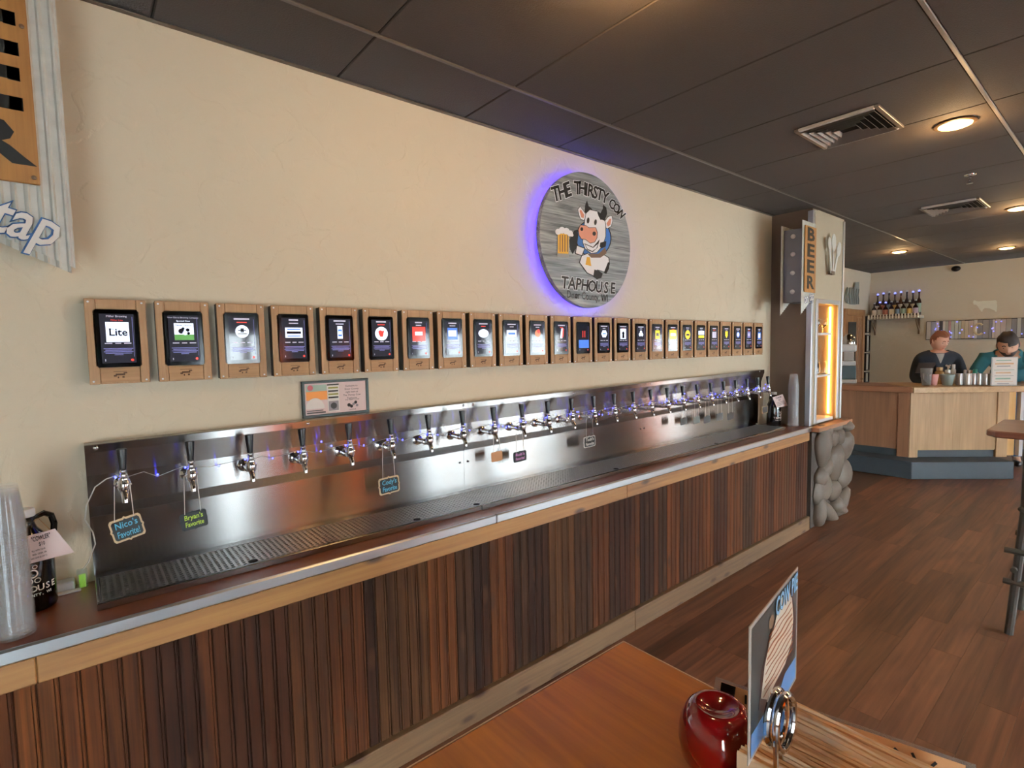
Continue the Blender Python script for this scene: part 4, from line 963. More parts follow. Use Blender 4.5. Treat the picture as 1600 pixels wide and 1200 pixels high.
vessel('white_bottle', 1508, 6, 30, M_white, 'slim white bottle behind the second tin can', 'bottle', JAR, 601, back=.20)
vessel('salt_shaker', 1521, 5, 22, M_white, 'left of two small shakers behind the tin cans', 'shaker', JAR, 601, back=.14)
vessel('salt_shaker', 1527, 4.5, 22, M_tin, 'right of two small shakers behind the tin cans', 'shaker', JAR, 601, back=.14)
vessel('teal_jar', 1537, 8, 23, pmat('teal_jar', '#4fb0a4', .3), 'teal jar behind the widest tin can', 'jar', JAR, 601, back=.14)
vessel('wooden_cup', 1511, 6, 12, M_pine, 'small wooden cup among the jars behind the tin cans', 'cup', CAN, 601, back=.12)
p = onbar(1568, 602.5); ang = math.atan2(U.y, U.x)
t = thing('menu_sign', 'white bar menu sign in a clear acrylic stand before the man in teal', 'sign', p, ang)
MB().box(-.150, -.004, 0, .150, .004, .345).build('acrylic', pmat('acrylic', '#dfe6e8', .1, var=0, alpha=.75), t, bevel=.002)
MB().box(-.138, -.0065, .01, .138, -.0045, .335).build('sheet', M_paper, t)
m = MB()
for k, (a, z_, h) in enumerate(((.10, .305, .012), (.11, .265, .018), (.09, .235, .010), (.12, .19, .006), (.10, .155, .014), (.115, .12, .006), (.10, .085, .016), (.11, .05, .006), (.08, .025, .008))):
    m.box(-a, -.0068, z_-h/2, a*(.9 if k % 2 else .7), -.0066, z_+h/2, k % 3)
m.build('printing', [pmat('print_green', '#7fa58f', .6), pmat('print_tan', '#c7a27a', .6), pmat('print_slate', '#7d8288', .6)], t)
MB().box(-.150, -.05, 0, .150, .06, .004).build('foot', pmat('acrylic', ''), t)
p = onbar(1474, 601)+NN*.30
t = thing('register_tablet', 'dark order tablet on a stand in front of the man in black', 'tablet', p, ang)
MB().box(-.06, -.05, 0, .06, .05, .01).build('base', M_black, t, bevel=.003); MB().cyl((0, .01, .01), (0, .03, .13), .012, n=10).build('stand', M_black, t)
MB().obox((0, .03, .20), (.11, .006, .075), X, Vector((0, .9, .43)), Vector((0, -.43, .9))).build('screen_slab', pmat('tablet_brown', '#3a302a', .3), t, bevel=.004)
p = at(1325, 598.5, 'z', BZ)
t = thing('drink_dispenser', 'white drink dispenser with a clear dome at the left end of the far bar', 'dispenser', (max(p.x, 8.0), p.y, BZ), .3)
MB().box(-.11, -.10, 0, .11, .10, .05).build('base', M_white, t, bevel=.01); MB().box(-.03, -.09, .05, .09, .09, .24).build('column', pmat('dispenser_dark', '#3c4a4c', .3), t, bevel=.01)
MB().box(-.09, -.085, .24, .09, .085, .30).build('tray', M_white, t, bevel=.01); MB().box(-.07, -.06, .30, .08, .06, .43).build('label_panel', pmat('dispenser_print', '#a8a29c', .4), t, bevel=.01)
MB().box(-.10, -.09, .43, .10, .09, .53).build('head', M_white, t, bevel=.015)
MB().lathe([(.085, .53), (.088, .56), (.075, .62), (.045, .66), (0, .675)], n=18).build('dome', M_steel2, t, smooth=True)

# ------------------------------------------------------------------ far walls
t = struct(MB().box(9.52, .835, 0, 9.60, .874, 2.19).box(10.36, .835, 0, 10.46, .874, 2.19).box(9.60, .835, 2.09, 10.36, .874, 2.19).build('door_1', M_doorwood, bevel=.004))
MB().box(9.602, .85, .004, 10.358, .872, 2.088).build('door_leaf', M_doorwood, t)
MB().box(9.70, .842, 1.05, 10.05, .8495, 1.98).build('door_glass', pmat('dark_glass', '#1c2830', .1, var=0), t, bevel=.002)
for xx in (10.10, 10.20, 10.29): MB().box(xx, .838, .05, xx+.035, .8495, 2.05).build('door_slat', M_doorwood, t, bevel=.006)
MB().box(10.30, .80, 1.0, 10.33, .8495, 1.03).build('door_handle', M_chrome, t)
def wz(u, v):
    p = at(1300+u/5.71, 400+v/5.71, 'y', .845); return (p.x, p.z)
wi = [(126, 340), (136, 288), (160, 282), (205, 276), (208, 236), (242, 232), (242, 300), (238, 350), (240, 372), (245, 400), (238, 430), (200, 436), (160, 432), (132, 412), (122, 372)]
wp_ = [wz(*q) for q in wi]; cx = sum(q[0] for q in wp_)/len(wp_); cz = sum(q[1] for q in wp_)/len(wp_)
t = thing('metal_map', 'grey ribbed metal state silhouette hung above the wooden door', 'wall art', (cx, .874, cz))
MB().prism([(a-cx, b_-cz) for a, b_ in wp_], (0, -.03, 0), X, Z, (0, .012, 0)).build('silhouette', pmat('weathered_zinc', '#8d938f', .5, .3, var=.25), t)
m = MB()
for k in range(6):
    xx = -.32+.105*k; m.tube([(xx+.02, -.032, .10), (xx-.01, -.033, 0), (xx+.03, -.032, -.15)], .008, 6)
m.build('ribs', pmat('weathered_dark', '#5d635f', .5, .3), t)
fr_me = None
for k, (z0, z1) in enumerate(((1.80, 2.09), (1.47, 1.77), (1.14, 1.45), (.93, 1.12))):
    t = thing('picture_frame', '%s of four narrow dark frames stacked beside the wooden door' % ['topmost', 'second from top', 'third from top', 'lowest'][k], 'picture', (10.68, .874, z0), 0, 'narrow frames beside the door')
    h = z1-z0; m = MB(); m.box(-.10, -.03, 0, -.08, -.002, h); m.box(.08, -.03, 0, .10, -.002, h); m.box(-.08, -.03, 0, .08, -.002, .02); m.box(-.08, -.03, h-.02, .08, -.002, h); m.build('frame', M_black, t)
    MB().box(-.079, -.012, .021, .079, -.004, h-.021).build('print', pmat('pale_print', '#b9b5a8', .5), t)
# bottle shelf
t = thing('wall_shelf', 'pale wall shelf edged with corks holding two rows of bottles', 'shelf', (XR, .47, 2.02))
MB().box(-.24, -.37, 0, -.002, .37, .05).build('board', pmat('shelf_paint', '#a8a190', .6), t, bevel=.003)
ck = None
for k in range(17):
    if ck is None: o = MB().cyl((0, 0, -.035), (0, 0, .04), .014, n=10).build('cork', pmat('pale_cork', '#d8d2c2', .6), t, smooth=True); ck = o.data
    else: o = bpy.data.objects.new('cork', ck); COL.objects.link(o); o.parent = t
    o.location = (-.255, -.345+.043*k, .045)
for yy in (-.31, .31):
    MB().bar((-.02, yy, 0), (-.02, yy, -.26), .025, .025, up=(1, 0, 0)).bar((-.21, yy, -.02), (-.02, yy, -.20), .02, .02, up=(0, 1, 0)).build('bracket', pmat('bracket_brown', '#6e5b47', .5), t)
BOT = [(.9, 0), (1, .02), (1, .55), (.8, .64), (.36, .74), (.34, .92), (.42, .93), (.42, 1), (.01, 1)]
bcol = ['#2a1c16', '#3a2a22', '#241a1c', '#352b2a', '#4a2a1c', '#2c2228', '#2a2230', '#301f1a']
lcol = ['#d8d2c4', '#b8b4a8', '#b0705e', '#d9c8a8', '#7f98ae', '#93aa9a', '#d6b468', '#b0a0b4', '#e4dfd4']
def bottle(y, x, h, r, bc, lc, label, group, glow):
    t = thing('bottle', label, 'bottle', (x, y, 2.0705), 0, group)
    MB().lathe([(a*r, b_*h*.94) for a, b_ in BOT], n=14).build('glass', pmat('bottle_'+bc, bc, .12, var=0), t, smooth=True)
    MB().lathe([(r*1.02, h*.12), (r*1.02, h*.48)], n=14).build('paper_label', pmat('label_'+lc, lc, .6), t, smooth=True)
    MB().ball((0, 0, h*.97), r*.5, 8, 6).build('stopper', M_ledwhite if glow else M_alu, t, smooth=True)
for k in range(8): bottle(.74-.083*k, XR-.07, .40+.012*(k % 3), .034, bcol[k], lcol[(k*2) % 9], 'tall dark bottle in the back row of the wall shelf, %s from the left' % ORD[k], 'bottles in the back row of the wall shelf', k in (0, 1, 3, 4, 6, 7))
for k in range(8): bottle(.76-.083*k, XR-.17, .24+.01*(k % 2), .036, bcol[(k+3) % 8], lcol[k % 9], 'short bottle in the front row of the wall shelf, %s from the left' % ORD[k], 'bottles in the front row of the wall shelf', k in (1, 2))
# strip board
t = thing('licence_strip_board', 'long wall board of many coloured upright strips behind the two men', 'wall art', (XR, -.70, 1.66))
MB().box(-.03, -.76, 0, -.002, .76, .30).build('backing', M_black, t)
cols = ['#b8b4ae', '#7f86a0', '#b9a79a', '#3b3738', '#c9c4b4', '#9aa48c', '#8e5246', '#a9b49a', '#b7bca8', '#99a58f', '#c6b99a', '#bfae88', '#b29b86', '#d6d2c6', '#5e5d62', '#6a6460', '#55565c', '#c8c2b6', '#b5a99a', '#a69a92', '#8c8678', '#4a474a', '#a0a49c', '#3e3c40', '#8a8c88']
stm = {}
yv = .755; k = 0
while yv > -.75:
    wd = random.choice([.035, .045, .06, .075]); wd = min(wd, yv+.755); c = cols[k % len(cols)]
    c = '#'+''.join('%02x' % int(int(c[q:q+2], 16)*.62+255*.38*.92) for q in (1, 3, 5)) if k % 7 != 3 else c
    o = MB().box(-.040+random.uniform(0, .005), yv-wd+.002, .004+random.uniform(0, .008), -.031, yv-.002, .296-random.uniform(0, .008)).build('strip', pmat('strip_'+c, c, .5, .1), t); yv -= wd; k += 1
m = MB(); P = []
for k in range(13): a = PI*.25+PI*1.5*k/12; P.append((-.055, -(.055*math.cos(a))+.10, .15+.085*math.sin(a)))
m.tube(P, .016, 6); m.build('letter_c', pmat('cream_letter', '#c9b894', .5), t, smooth=True)
lb = None
for k in range(34):
    if lb is None: o = MB().ball((0, 0, 0), .008, 8, 6).build('bulb', M_ledwhite, t); lb = o.data
    else: o = bpy.data.objects.new('bulb', lb); COL.objects.link(o); o.parent = t
    o.location = (-.055, random.uniform(-.74, .72), random.uniform(.02, .28))
# metal cow silhouette
cow = [(800, 330), (808, 300), (830, 290), (850, 305), (900, 308), (1000, 300), (1120, 295), (1150, 290), (1172, 305), (1176, 380), (1168, 470), (1150, 470), (1140, 450), (1110, 440), (1060, 420), (985, 415), (955, 440), (948, 470), (935, 470), (905, 435), (880, 395), (850, 360), (812, 362)]
cp = [at(1440+u/10, 440+v/10, 'x', XR-.03) for u, v in cow]; cy_ = sum(q.y for q in cp)/len(cp); cz = sum(q.z for q in cp)/len(cp)
o = MB().prism([(q.y-cy_, q.z-cz) for q in cp], (-.02, 0, 0), Y, Z, (.012, 0, 0)).build('metal_cow', pmat('pale_zinc', '#dfe2d6', .5))
o.location = (XR-.004, cy_, cz); tag(o, 'flat pale metal cow silhouette hung on the far wall', 'wall art')
t = thing('wall_speaker', 'small black speaker high on the far wall under the ceiling', 'speaker', (XR, -.30, 2.77))
MB().ball((-.07, 0, 0), (.07, .06, .045), 12, 8).build('body', M_black, t, smooth=True); MB().cyl((0, 0, .0), (-.05, 0, 0), .015, n=8).build('arm', M_black, t)

# ------------------------------------------------------------------ people
from mathutils.bvhtree import BVHTree
def skin(nodes, edges, root, sub=2):
    names = list(nodes); idx = {n: i for i, n in enumerate(names)}
    me = bpy.data.meshes.new('skin'); me.from_pydata([nodes[n][0] for n in names], [(idx[a], idx[b_]) for a, b_ in edges], [])
    o = bpy.data.objects.new('skin', me); COL.objects.link(o)
    o.modifiers.new('s', 'SKIN'); sv = me.skin_vertices[0].data
    for n in names:
        r = nodes[n][1]; sv[idx[n]].radius = r if isinstance(r, tuple) else (r, r); sv[idx[n]].use_root = (n == root)
    ss = o.modifiers.new('u', 'SUBSURF'); ss.levels = ss.render_levels = sub
    dg = bpy.context.evaluated_depsgraph_get(); dg.update(); ev = o.evaluated_get(dg); em_ = ev.to_mesh()
    V = [v.co.copy() for v in em_.vertices]; F = [tuple(p.vertices) for p in em_.polygons]
    ev.to_mesh_clear(); bpy.data.objects.remove(o); bpy.data.meshes.remove(me)
    return V, F
def headpt(d, k=1.0, beard=0):
    x, y, z = d.x*.097, d.y*.077, d.z*.122
    if d.z < 0:
        s_ = (-d.z); y *= 1-.22*s_**1.3; x *= 1-.05*s_
        if d.x > 0: x += .012*s_
    if d.x > 0:
        x += .026*math.exp(-(d.y/.13)**2-((d.z+.16)/.15)**2)
        x += .005*math.exp(-((d.z-.16)/.10)**2)
        x -= .010*(math.exp(-((d.y-.34)/.16)**2-((d.z-.04)/.11)**2)+math.exp(-((d.y+.34)/.16)**2-((d.z-.04)/.11)**2))
        x += .004*math.exp(-(d.y/.22)**2-((d.z+.45)/.05)**2)+.004*math.exp(-(d.y/.22)**2-((d.z+.56)/.05)**2)
    return Vector((x, y, z))*k
def sph(nu, nv):
    D_ = []
    for j in range(nv+1):
        ph = PI*j/nv
        for i in range(nu): tt = 2*PI*i/nu; D_.append(Vector((math.sin(ph)*math.cos(tt), math.sin(ph)*math.sin(tt), math.cos(ph))))
    F = [(j*nu+i, (j+1)*nu+i, (j+1)*nu+(i+1) % nu, j*nu+(i+1) % nu) for j in range(nv) for i in range(nu)]
    return D_, F
t_shirt = {}
def person(label, loc, rz, sc, P, skinmat, shirtmat, pants, hairmat, hairfn, head_rot, beard=None):
    t = thing('person', label, 'person', loc, rz); t.scale = (sc, sc, sc)
    body = MB()
    N_ = {'pelvis': (P['pelvis'], (.145, .115)), 'waist': (P['waist'], (.145, .115)), 'chest': (P['chest'], (.165, .12)), 'upper': (P['upper'], (.13, .10)), 'neck': (P['neck'], .058), 'skull': (P['head'], .06)}
    E_ = [('pelvis', 'waist'), ('waist', 'chest'), ('chest', 'upper'), ('upper', 'neck'), ('neck', 'skull')]
    for s_ in ('l', 'r'):
        N_['sh'+s_] = (P['sh'+s_], .070); N_['el'+s_] = (P['el'+s_], .046); N_['wr'+s_] = (P['wr'+s_], .030)
        E_ += [('upper', 'sh'+s_), ('sh'+s_, 'el'+s_), ('el'+s_, 'wr'+s_)]
        sg_ = 1 if s_ == 'l' else -1
        N_['hip'+s_] = ((0+P['pelvis'][0]*.5, .10*sg_, .88), .088); N_['kn'+s_] = ((.02, .11*sg_, .50), .060); N_['an'+s_] = ((-.02, .12*sg_, .09), .040); N_['to'+s_] = ((.13, .14*sg_, .045), .036)
        E_ += [('pelvis', 'hip'+s_), ('hip'+s_, 'kn'+s_), ('kn'+s_, 'an'+s_), ('an'+s_, 'to'+s_)]
    trunk_mesh = [skin(N_, E_, 'pelvis')]; body.add(*trunk_mesh[0])
    for s_ in ('l', 'r'):                                  # hands: palm, four unequal curled fingers and a thumb from the palm's side
        wr = Vector(P['wr'+s_]); d = (wr-Vector(P['el'+s_])).normalized(); sd = d.cross(Z).normalized()*(1 if s_ == 'l' else -1); dn = -sd.cross(d)*(1 if s_ == 'l' else -1)
        if dn.z > 0: dn = -dn
        h_ = {'w': (wr, .024), 'p': (wr+d*.05, (.036, .018)), 'k': (wr+d*.085, (.038, .016))}
        body.add(*skin(h_, [('w', 'p'), ('p', 'k')], 'p', 1))
        for q, L_ in ((-.027, .062), (-.009, .074), (.009, .070), (.027, .054)):
            b0 = wr+d*.07+sd*q; n_ = {'a': (b0, .0088), 'b': (b0+d*.032, .0085), 'c': (b0+d*(.032+L_*.45)+dn*L_*.22, .008), 'e': (b0+d*(.032+L_*.62)+dn*L_*.62, .007)}
            body.add(*skin(n_, [('a', 'b'), ('b', 'c'), ('c', 'e')], 'a', 1))
        b0 = wr+d*.03-sd*.026; n_ = {'a': (b0, .011), 'b': (b0+d*.028-sd*.022+dn*.008, .010), 'c': (b0+d*.055-sd*.024+dn*.022, .008)}
        body.add(*skin(n_, [('a', 'b'), ('b', 'c')], 'a', 1))
    hd = Vector(P['head'])+Vector((.02, 0, .06)); Rm = head_rot*P['hs']
    D_, F_ = sph(36, 28)
    body.add([hd+Rm @ headpt(d) for d in D_], F_)
    for s_ in (-1, 1):
        body.ball(hd+Rm @ Vector((-.005, s_*.078, -.01)), (.016*P['hs'], .010*P['hs'], .030*P['hs']), 8, 6)
    body.build('body', skinmat, t, smooth=True, sharp=70)
    # clothes: the body's own surface, offset outwards, cut at neckline, sleeves and hems
    BV, BF = trunk_mesh[0]
    segs = []
    for a_, b_ in E_: segs.append((a_, b_, Vector(N_[a_][0]), Vector(N_[b_][0])))
    def where(p):
        best = None
        for a_, b_, A, Bv in segs:
            d_ = Bv-A; tt = max(0, min(1, (p-A).dot(d_)/d_.length_squared)); q = (p-A-d_*tt).length
            r_ = N_[a_][1]; r_ = r_[0] if isinstance(r_, tuple) else r_
            if best is None or q-.0*r_ < best[0]: best = (q, a_, b_, tt)
        return best[1:]
    tmp = bpy.data.meshes.new('tmp'); tmp.from_pydata(BV, [], BF); tmp.update(); NO = [v.normal.copy() for v in tmp.vertices]; bpy.data.meshes.remove(tmp)
    W_ = [where(p) for p in BV]
    def dress(ok, off, name, mat):
        keep = [ok(*w_) for w_ in W_]
        F2 = [f for f in BF if sum(keep[i] for i in f) >= len(f)-1]
        V2 = [p+n_*(off if keep[i] else off*.3) for i, (p, n_) in enumerate(zip(BV, NO))]
        MB().add(V2, F2).build(name, mat, t, smooth=True, sharp=80)
        return V2, F2
    def shirt_ok(a_, b_, tt):
        if b_ in ('waist', 'chest', 'upper') or b_[:2] == 'sh': return True
        if b_ == 'neck': return tt < .62
        if b_[:2] == 'el': return tt < .72 or bool(P.get('long'))
        if b_[:2] == 'wr': return bool(P.get('long')) and tt < .8
        return b_[:3] == 'hip' and tt < .25
    t_shirt[label] = dress(shirt_ok, .018, 'shirt', shirtmat)
    dress(lambda a_, b_, tt: b_[:3] == 'hip' or b_[:2] == 'kn' or (b_[:2] == 'an' and tt < .93) or (b_ == 'waist' and tt < .2), .012, 'trousers', pants)
    m = MB()
    for s_ in (1, -1): m.ball((.05, .13*s_, .045), (.13, .052, .045), 12, 8)
    m.build('shoes', M_black, t, smooth=True)
    m = MB()
    for s_ in (-1, 1):
        m.ball(hd+Rm @ Vector((.078, s_*.030, .005)), (.007, .013, .0065), 8, 6, 0); m.ball(hd+Rm @ Vector((.083, s_*.030, .004)), (.0045, .006, .006), 8, 6, 1)
    m.build('eyes', [pmat('eye_white', '#d8d2cc', .3, var=0), M_ink], t, smooth=True)
    m = MB()
    for s_ in (-1, 1): m.tube([hd+Rm @ headpt(Vector((.86, s_*a, b_)).normalized(), 1.01) for a, b_ in ((.14, .20), (.30, .24), (.48, .19))], .0055, 6)
    m.build('eyebrows', hairmat, t)
    m = MB(); m.tube([hd+Rm @ headpt(Vector((.86, a, -.50)).normalized(), 1.0) for a in (-.24, -.1, 0, .1, .24)], .0045, 6); m.build('mouth', pmat('lips', '#9a5f52', .5, var=0), t)
    D_, F_ = sph(36, 28)
    keep = [hairfn(d) for d in D_]
    m = MB(); m.add([hd+Rm @ (headpt(d, 1.0)*(1.085+.03*math.sin(9*d.y+5*d.z)) if keep[i] else headpt(d, .96)) for i, d in enumerate(D_)], [f for f in F_ if any(keep[i] for i in f)])
    m.build('hair', hairmat, t, smooth=True, sharp=80)
    if beard:
        kb = [beard(d) for d in D_]
        m = MB(); m.add([hd+Rm @ (headpt(d)*1.06 if kb[i] else headpt(d, .96)) for i, d in enumerate(D_)], [f for f in F_ if any(kb[i] for i in f)]); m.build('beard', hairmat, t, smooth=True, sharp=80)
    return t, hd
SK1 = pmat('skin_fair', '#d09c84', .55, var=.05); SK2 = pmat('skin_fair_two', '#c99a80', .55, var=.05)
def rot(pitch, yaw, roll=0): return Matrix.Rotation(yaw, 3, 'Z') @ Matrix.Rotation(pitch, 3, 'Y') @ Matrix.Rotation(roll, 3, 'X')
m1 = at(1468, 531, 'x', 8.82)
P1 = dict(hs=1.08, long=True, pelvis=(0, 0, .95), waist=(.01, 0, 1.10), chest=(.02, 0, 1.30), upper=(.015, 0, 1.42), neck=(.02, 0, 1.52), head=(.035, 0, 1.58),
          shl=(.01, .185, 1.42), shr=(.01, -.185, 1.42), ell=(.06, .26, 1.15), elr=(.06, -.26, 1.15), wrl=(.28, .14, 1.03), wrr=(.28, -.14, 1.03))
S1 = m1.z/1.655
t1, h1 = person('man in a black polo shirt with short reddish hair looking down behind the oak bar', (m1.x+.03, m1.y+.02, 0), math.radians(205), S1, P1, SK1, pmat('black_polo', '#1c222b', .8, bump=.15), pmat('dark_trousers', '#20242c', .8), pmat('red_hair', '#7a4a34', .7, var=.2),
       lambda d: d.z > .50+.08*d.x or (d.x < .30 and d.z > .12-.5*max(0, -d.x)-.2*(d.x < 0)) or (d.x < -.35 and d.z > -.5), rot(.36, .50))
bvh = BVHTree.FromPolygons(*t_shirt[t1['label']])
def onshirt(yy, zz, lift=.005):
    h_ = bvh.ray_cast(Vector((.6, yy, zz)), Vector((-1, 0, 0)))[0]
    return (h_ if h_ else Vector((.12, yy, zz)))+Vector((lift, 0, 0))
def patch(pts2, n, name, mat, lift):
    """a thin patch laid on the shirt front; pts2 = four corners (y, z)"""
    V = []
    for l_ in (lift, lift-.006):
        for i in range(n+1):
            for j in range(n+1):
                a, c = i/n, j/n; p = [(1-a)*(1-c)*pts2[0][q]+a*(1-c)*pts2[1][q]+a*c*pts2[2][q]+(1-a)*c*pts2[3][q] for q in (0, 1)]
                V.append(onshirt(p[0], p[1], l_))
    K = n+1; F = [(i*K+j, (i+1)*K+j, (i+1)*K+j+1, i*K+j+1) for i in range(n) for j in range(n)]+[(K*K+i*K+j, K*K+i*K+j+1, K*K+(i+1)*K+j+1, K*K+(i+1)*K+j) for i in range(n) for j in range(n)]
    MB().add(V, F).build(name, mat, t1, smooth=True, sharp=80)
patch([(-.045, 1.475), (.045, 1.475), (.004, 1.35), (-.004, 1.35)], 6, 'undershirt', pmat('grey_undershirt', '#a9a6a0', .8), .006)
m = MB()
for (yy, zz, r) in ((.085, 1.30, .024), (.065, 1.318, .014), (.105, 1.322, .010), (.080, 1.268, .013)): q = onshirt(yy, zz, .0); m.ball(q, (.006, r, r), 10, 6)
m.build('chest_logo', M_paper, t1)
m2 = at(1575, 538, 'x', 9.12)
P2 = dict(hs=1.26, pelvis=(-.22, 0, .95), waist=(-.14, 0, 1.09), chest=(.0, 0, 1.25), upper=(.08, 0, 1.34), neck=(.16, 0, 1.405), head=(.20, 0, 1.44),
          shl=(.07, .20, 1.33), shr=(.07, -.20, 1.33), ell=(.16, .33, 1.08), elr=(.16, -.33, 1.08), wrl=(.40, .16, 1.03), wrr=(.40, -.16, 1.03))
S2 = m2.z/1.50
d2 = (CAM-m2); a2 = math.atan2(d2.y, d2.x)
off = Matrix.Rotation(a2, 3, 'Z') @ Vector((.22*S2, 0, 0))
t2, h2 = person('bearded man in a teal tee shirt with dark fringe leaning over the oak bar', (m2.x-off.x, m2.y-off.y, 0), a2, S2, P2, SK2, pmat('teal_shirt', '#2c6a74', .8, bump=.15), pmat('blue_jeans', '#2f5f8c', .8), pmat('dark_hair', '#2e2420', .6, var=.2),
       lambda d: d.z > .45 or (d.x < .32 and d.z > -.25) or (d.x < -.1 and d.z > -.55) or (d.z > .22-.5*min(0, d.y+.1)*-1 and d.y > .05), rot(.46, .0, .10), lambda d: d.x > -.1 and d.z < -.40 and not (d.x > .75 and -.58 < d.z < -.42 and abs(d.y) < .22))

# ------------------------------------------------------------------ right-hand high table and chair
ht = thing('high_table', 'reddish wooden high table at the right edge with a dark pedestal', 'table', (5.10, -1.98, 0))
m = MB(); a, c = .40, .07
MB().prism([(-.36, .34), (-.36+c, .40), (.36, .40), (.40, .34), (.40, -.36), (.36, -.40), (-.32, -.40), (-.36, -.36)], (0, 0, 1.005), X, Y, (0, 0, .045)).build('tabletop', wood('red_table', '#7a4a3a', '#9a6650', 'y', 1, .3, coat=.4), ht, bevel=.008)
MB().cyl((0, 0, .03), (0, 0, 1.004), .045, n=16).build('pedestal', M_kick, ht, smooth=True)
for k in range(4): a = PI/4+k*PI/2; MB().bar((0, 0, .03), (.30*math.cos(a), .30*math.sin(a), .02), .06, .035).build('foot', M_kick, ht)
MB().box(-.15, -.15, .985, .15, .15, 1.0045).build('top_plate', M_kick, ht)
M_chair = pmat('olive_chair', '#4a4a45', .5, var=.1)
bc = thing('bar_chair', 'dark wooden high bar chair with round rail ends beside the high table', 'chair', (4.19, -2.04, 0), 0)
for sx in (-1, 1):
    for sy in (-1, 1):
        back = sx == -1
        P = [(sx*.21, sy*.21, 0), (sx*.17, sy*.17, .72)]
        if back: P += [(-.19, sy*.17, 1.12)]
        MB().tube(P, [.020, .022]+([.018] if back else []), 10).build('leg', M_chair, bc, smooth=True)
    for z_ in (.30, .48):
        MB().cyl((sx*.20, -.245, z_), (sx*.20, .245, z_), .017, n=10).build('rail', M_chair, bc, smooth=True)
for sy in (-1, 1): MB().cyl((-.235, sy*.20, .38), (.235, sy*.20, .38), .015, n=10).build('rail', M_chair, bc, smooth=True)
MB().box(-.20, -.20, .70, .21, .20, .74).build('seat', M_chair, bc, bevel=.015)
for z_ in (.86, .97, 1.08): MB().box(-.20, -.16, z_-.03, -.175, .16, z_+.03).build('back_slat', M_chair, bc, bevel=.006)

# ------------------------------------------------------------------ foreground table and what stands on it
ft = thing('dining_table', 'glossy orange-brown wooden table in the foreground', 'table', (.68, -1.62, 0))
TZ_ = .75
MB().box(-.66, -.37, TZ_-.030, .594, .372, TZ_).build('tabletop', M_table, ft, bevel=.004, bseg=2)
m = MB()
m.box(-.661, .3722, TZ_-.032, .597, .376, TZ_-.001); m.box(.5942, -.37, TZ_-.032, .598, .3721, TZ_-.001)
m.build('edge_band', pmat('pale_edge', '#c9a98a', .4), ft)
MB().cyl((0, 0, .03), (0, 0, TZ_-.032), .045, n=16).build('pedestal', M_black, ft, smooth=True)
MB().box(-.25, -.25, 0, .25, .25, .028).build('base', M_black, ft, bevel=.01)
# red glass jar
rj = thing('candle_jar', 'glossy dark red domed glass jar with a dimpled top on the table', 'jar', (1.035, -1.695, TZ_))
MB().lathe([(.052, 0), (.064, .004), (.078, .03), (.083, .065), (.079, .10), (.066, .130), (.052, .142), (.042, .143), (.030, .136), (.012, .130), (0, .129)], n=40).build('glass', pmat('red_glass', '#6e0608', .06, var=.1, ior=1.5, coat=1), rj, smooth=True, sharp=80)
# laminated menu behind the napkins
A_, B_ = Vector((1.154, -1.624, .87)), Vector((1.273, -2.088, .87))
dr = Vector((-.035, .0, -.118)); uu = (B_-A_); ul = uu.length; uu.normalize()
mn = thing('laminated_menu', 'laminated tan menu with a black border standing behind the napkins', 'menu', A_)
def strip(t0, t1, s0, s1, k, name, mat):
    nv = uu.cross(dr).normalized()
    if nv.x > 0: nv = -nv
    P = [uu*(t0*ul)+dr*s0, uu*(t1*ul)+dr*s0, uu*(t1*ul)+dr*s1, uu*(t0*ul)+dr*s1]
    return MB().add([p+nv*(.0004+.0004*k) for p in P]+[p-nv*(.0004+.0004*k) for p in P], [(0, 1, 2, 3), (7, 6, 5, 4), (0, 4, 5, 1), (1, 5, 6, 2), (2, 6, 7, 3), (3, 7, 4, 0)]).build(name, mat, mn)
strip(0, 1, 0, 1, 0, 'laminate', M_plastic); strip(.03, .97, .06, .97, 1, 'sheet', pmat('kraft_sheet', '#d39f6c', .5)); strip(.031, .10, .061, .969, 2, 'black_border', M_ink)
m = MB(); nv = uu.cross(dr).normalized(); nv = -nv if nv.x > 0 else nv
for (t0, s0, t1_, s1_) in ((.15, .14, .155, .30), (.17, .14, .175, .32), (.24, .25, .28, .20), (.30, .25, .33, .18), (.74, .16, .79, .30), (.80, .14, .84, .40), (.84, .40, .88, .16), (.81, .30, .87, .28)):
    p, q_ = uu*(t0*ul)+dr*s0+nv*.0018, uu*(t1_*ul)+dr*s1_+nv*.0018; m.bar(p, q_, .005, .0006, up=nv)
m.build('lettering', M_ink, mn)
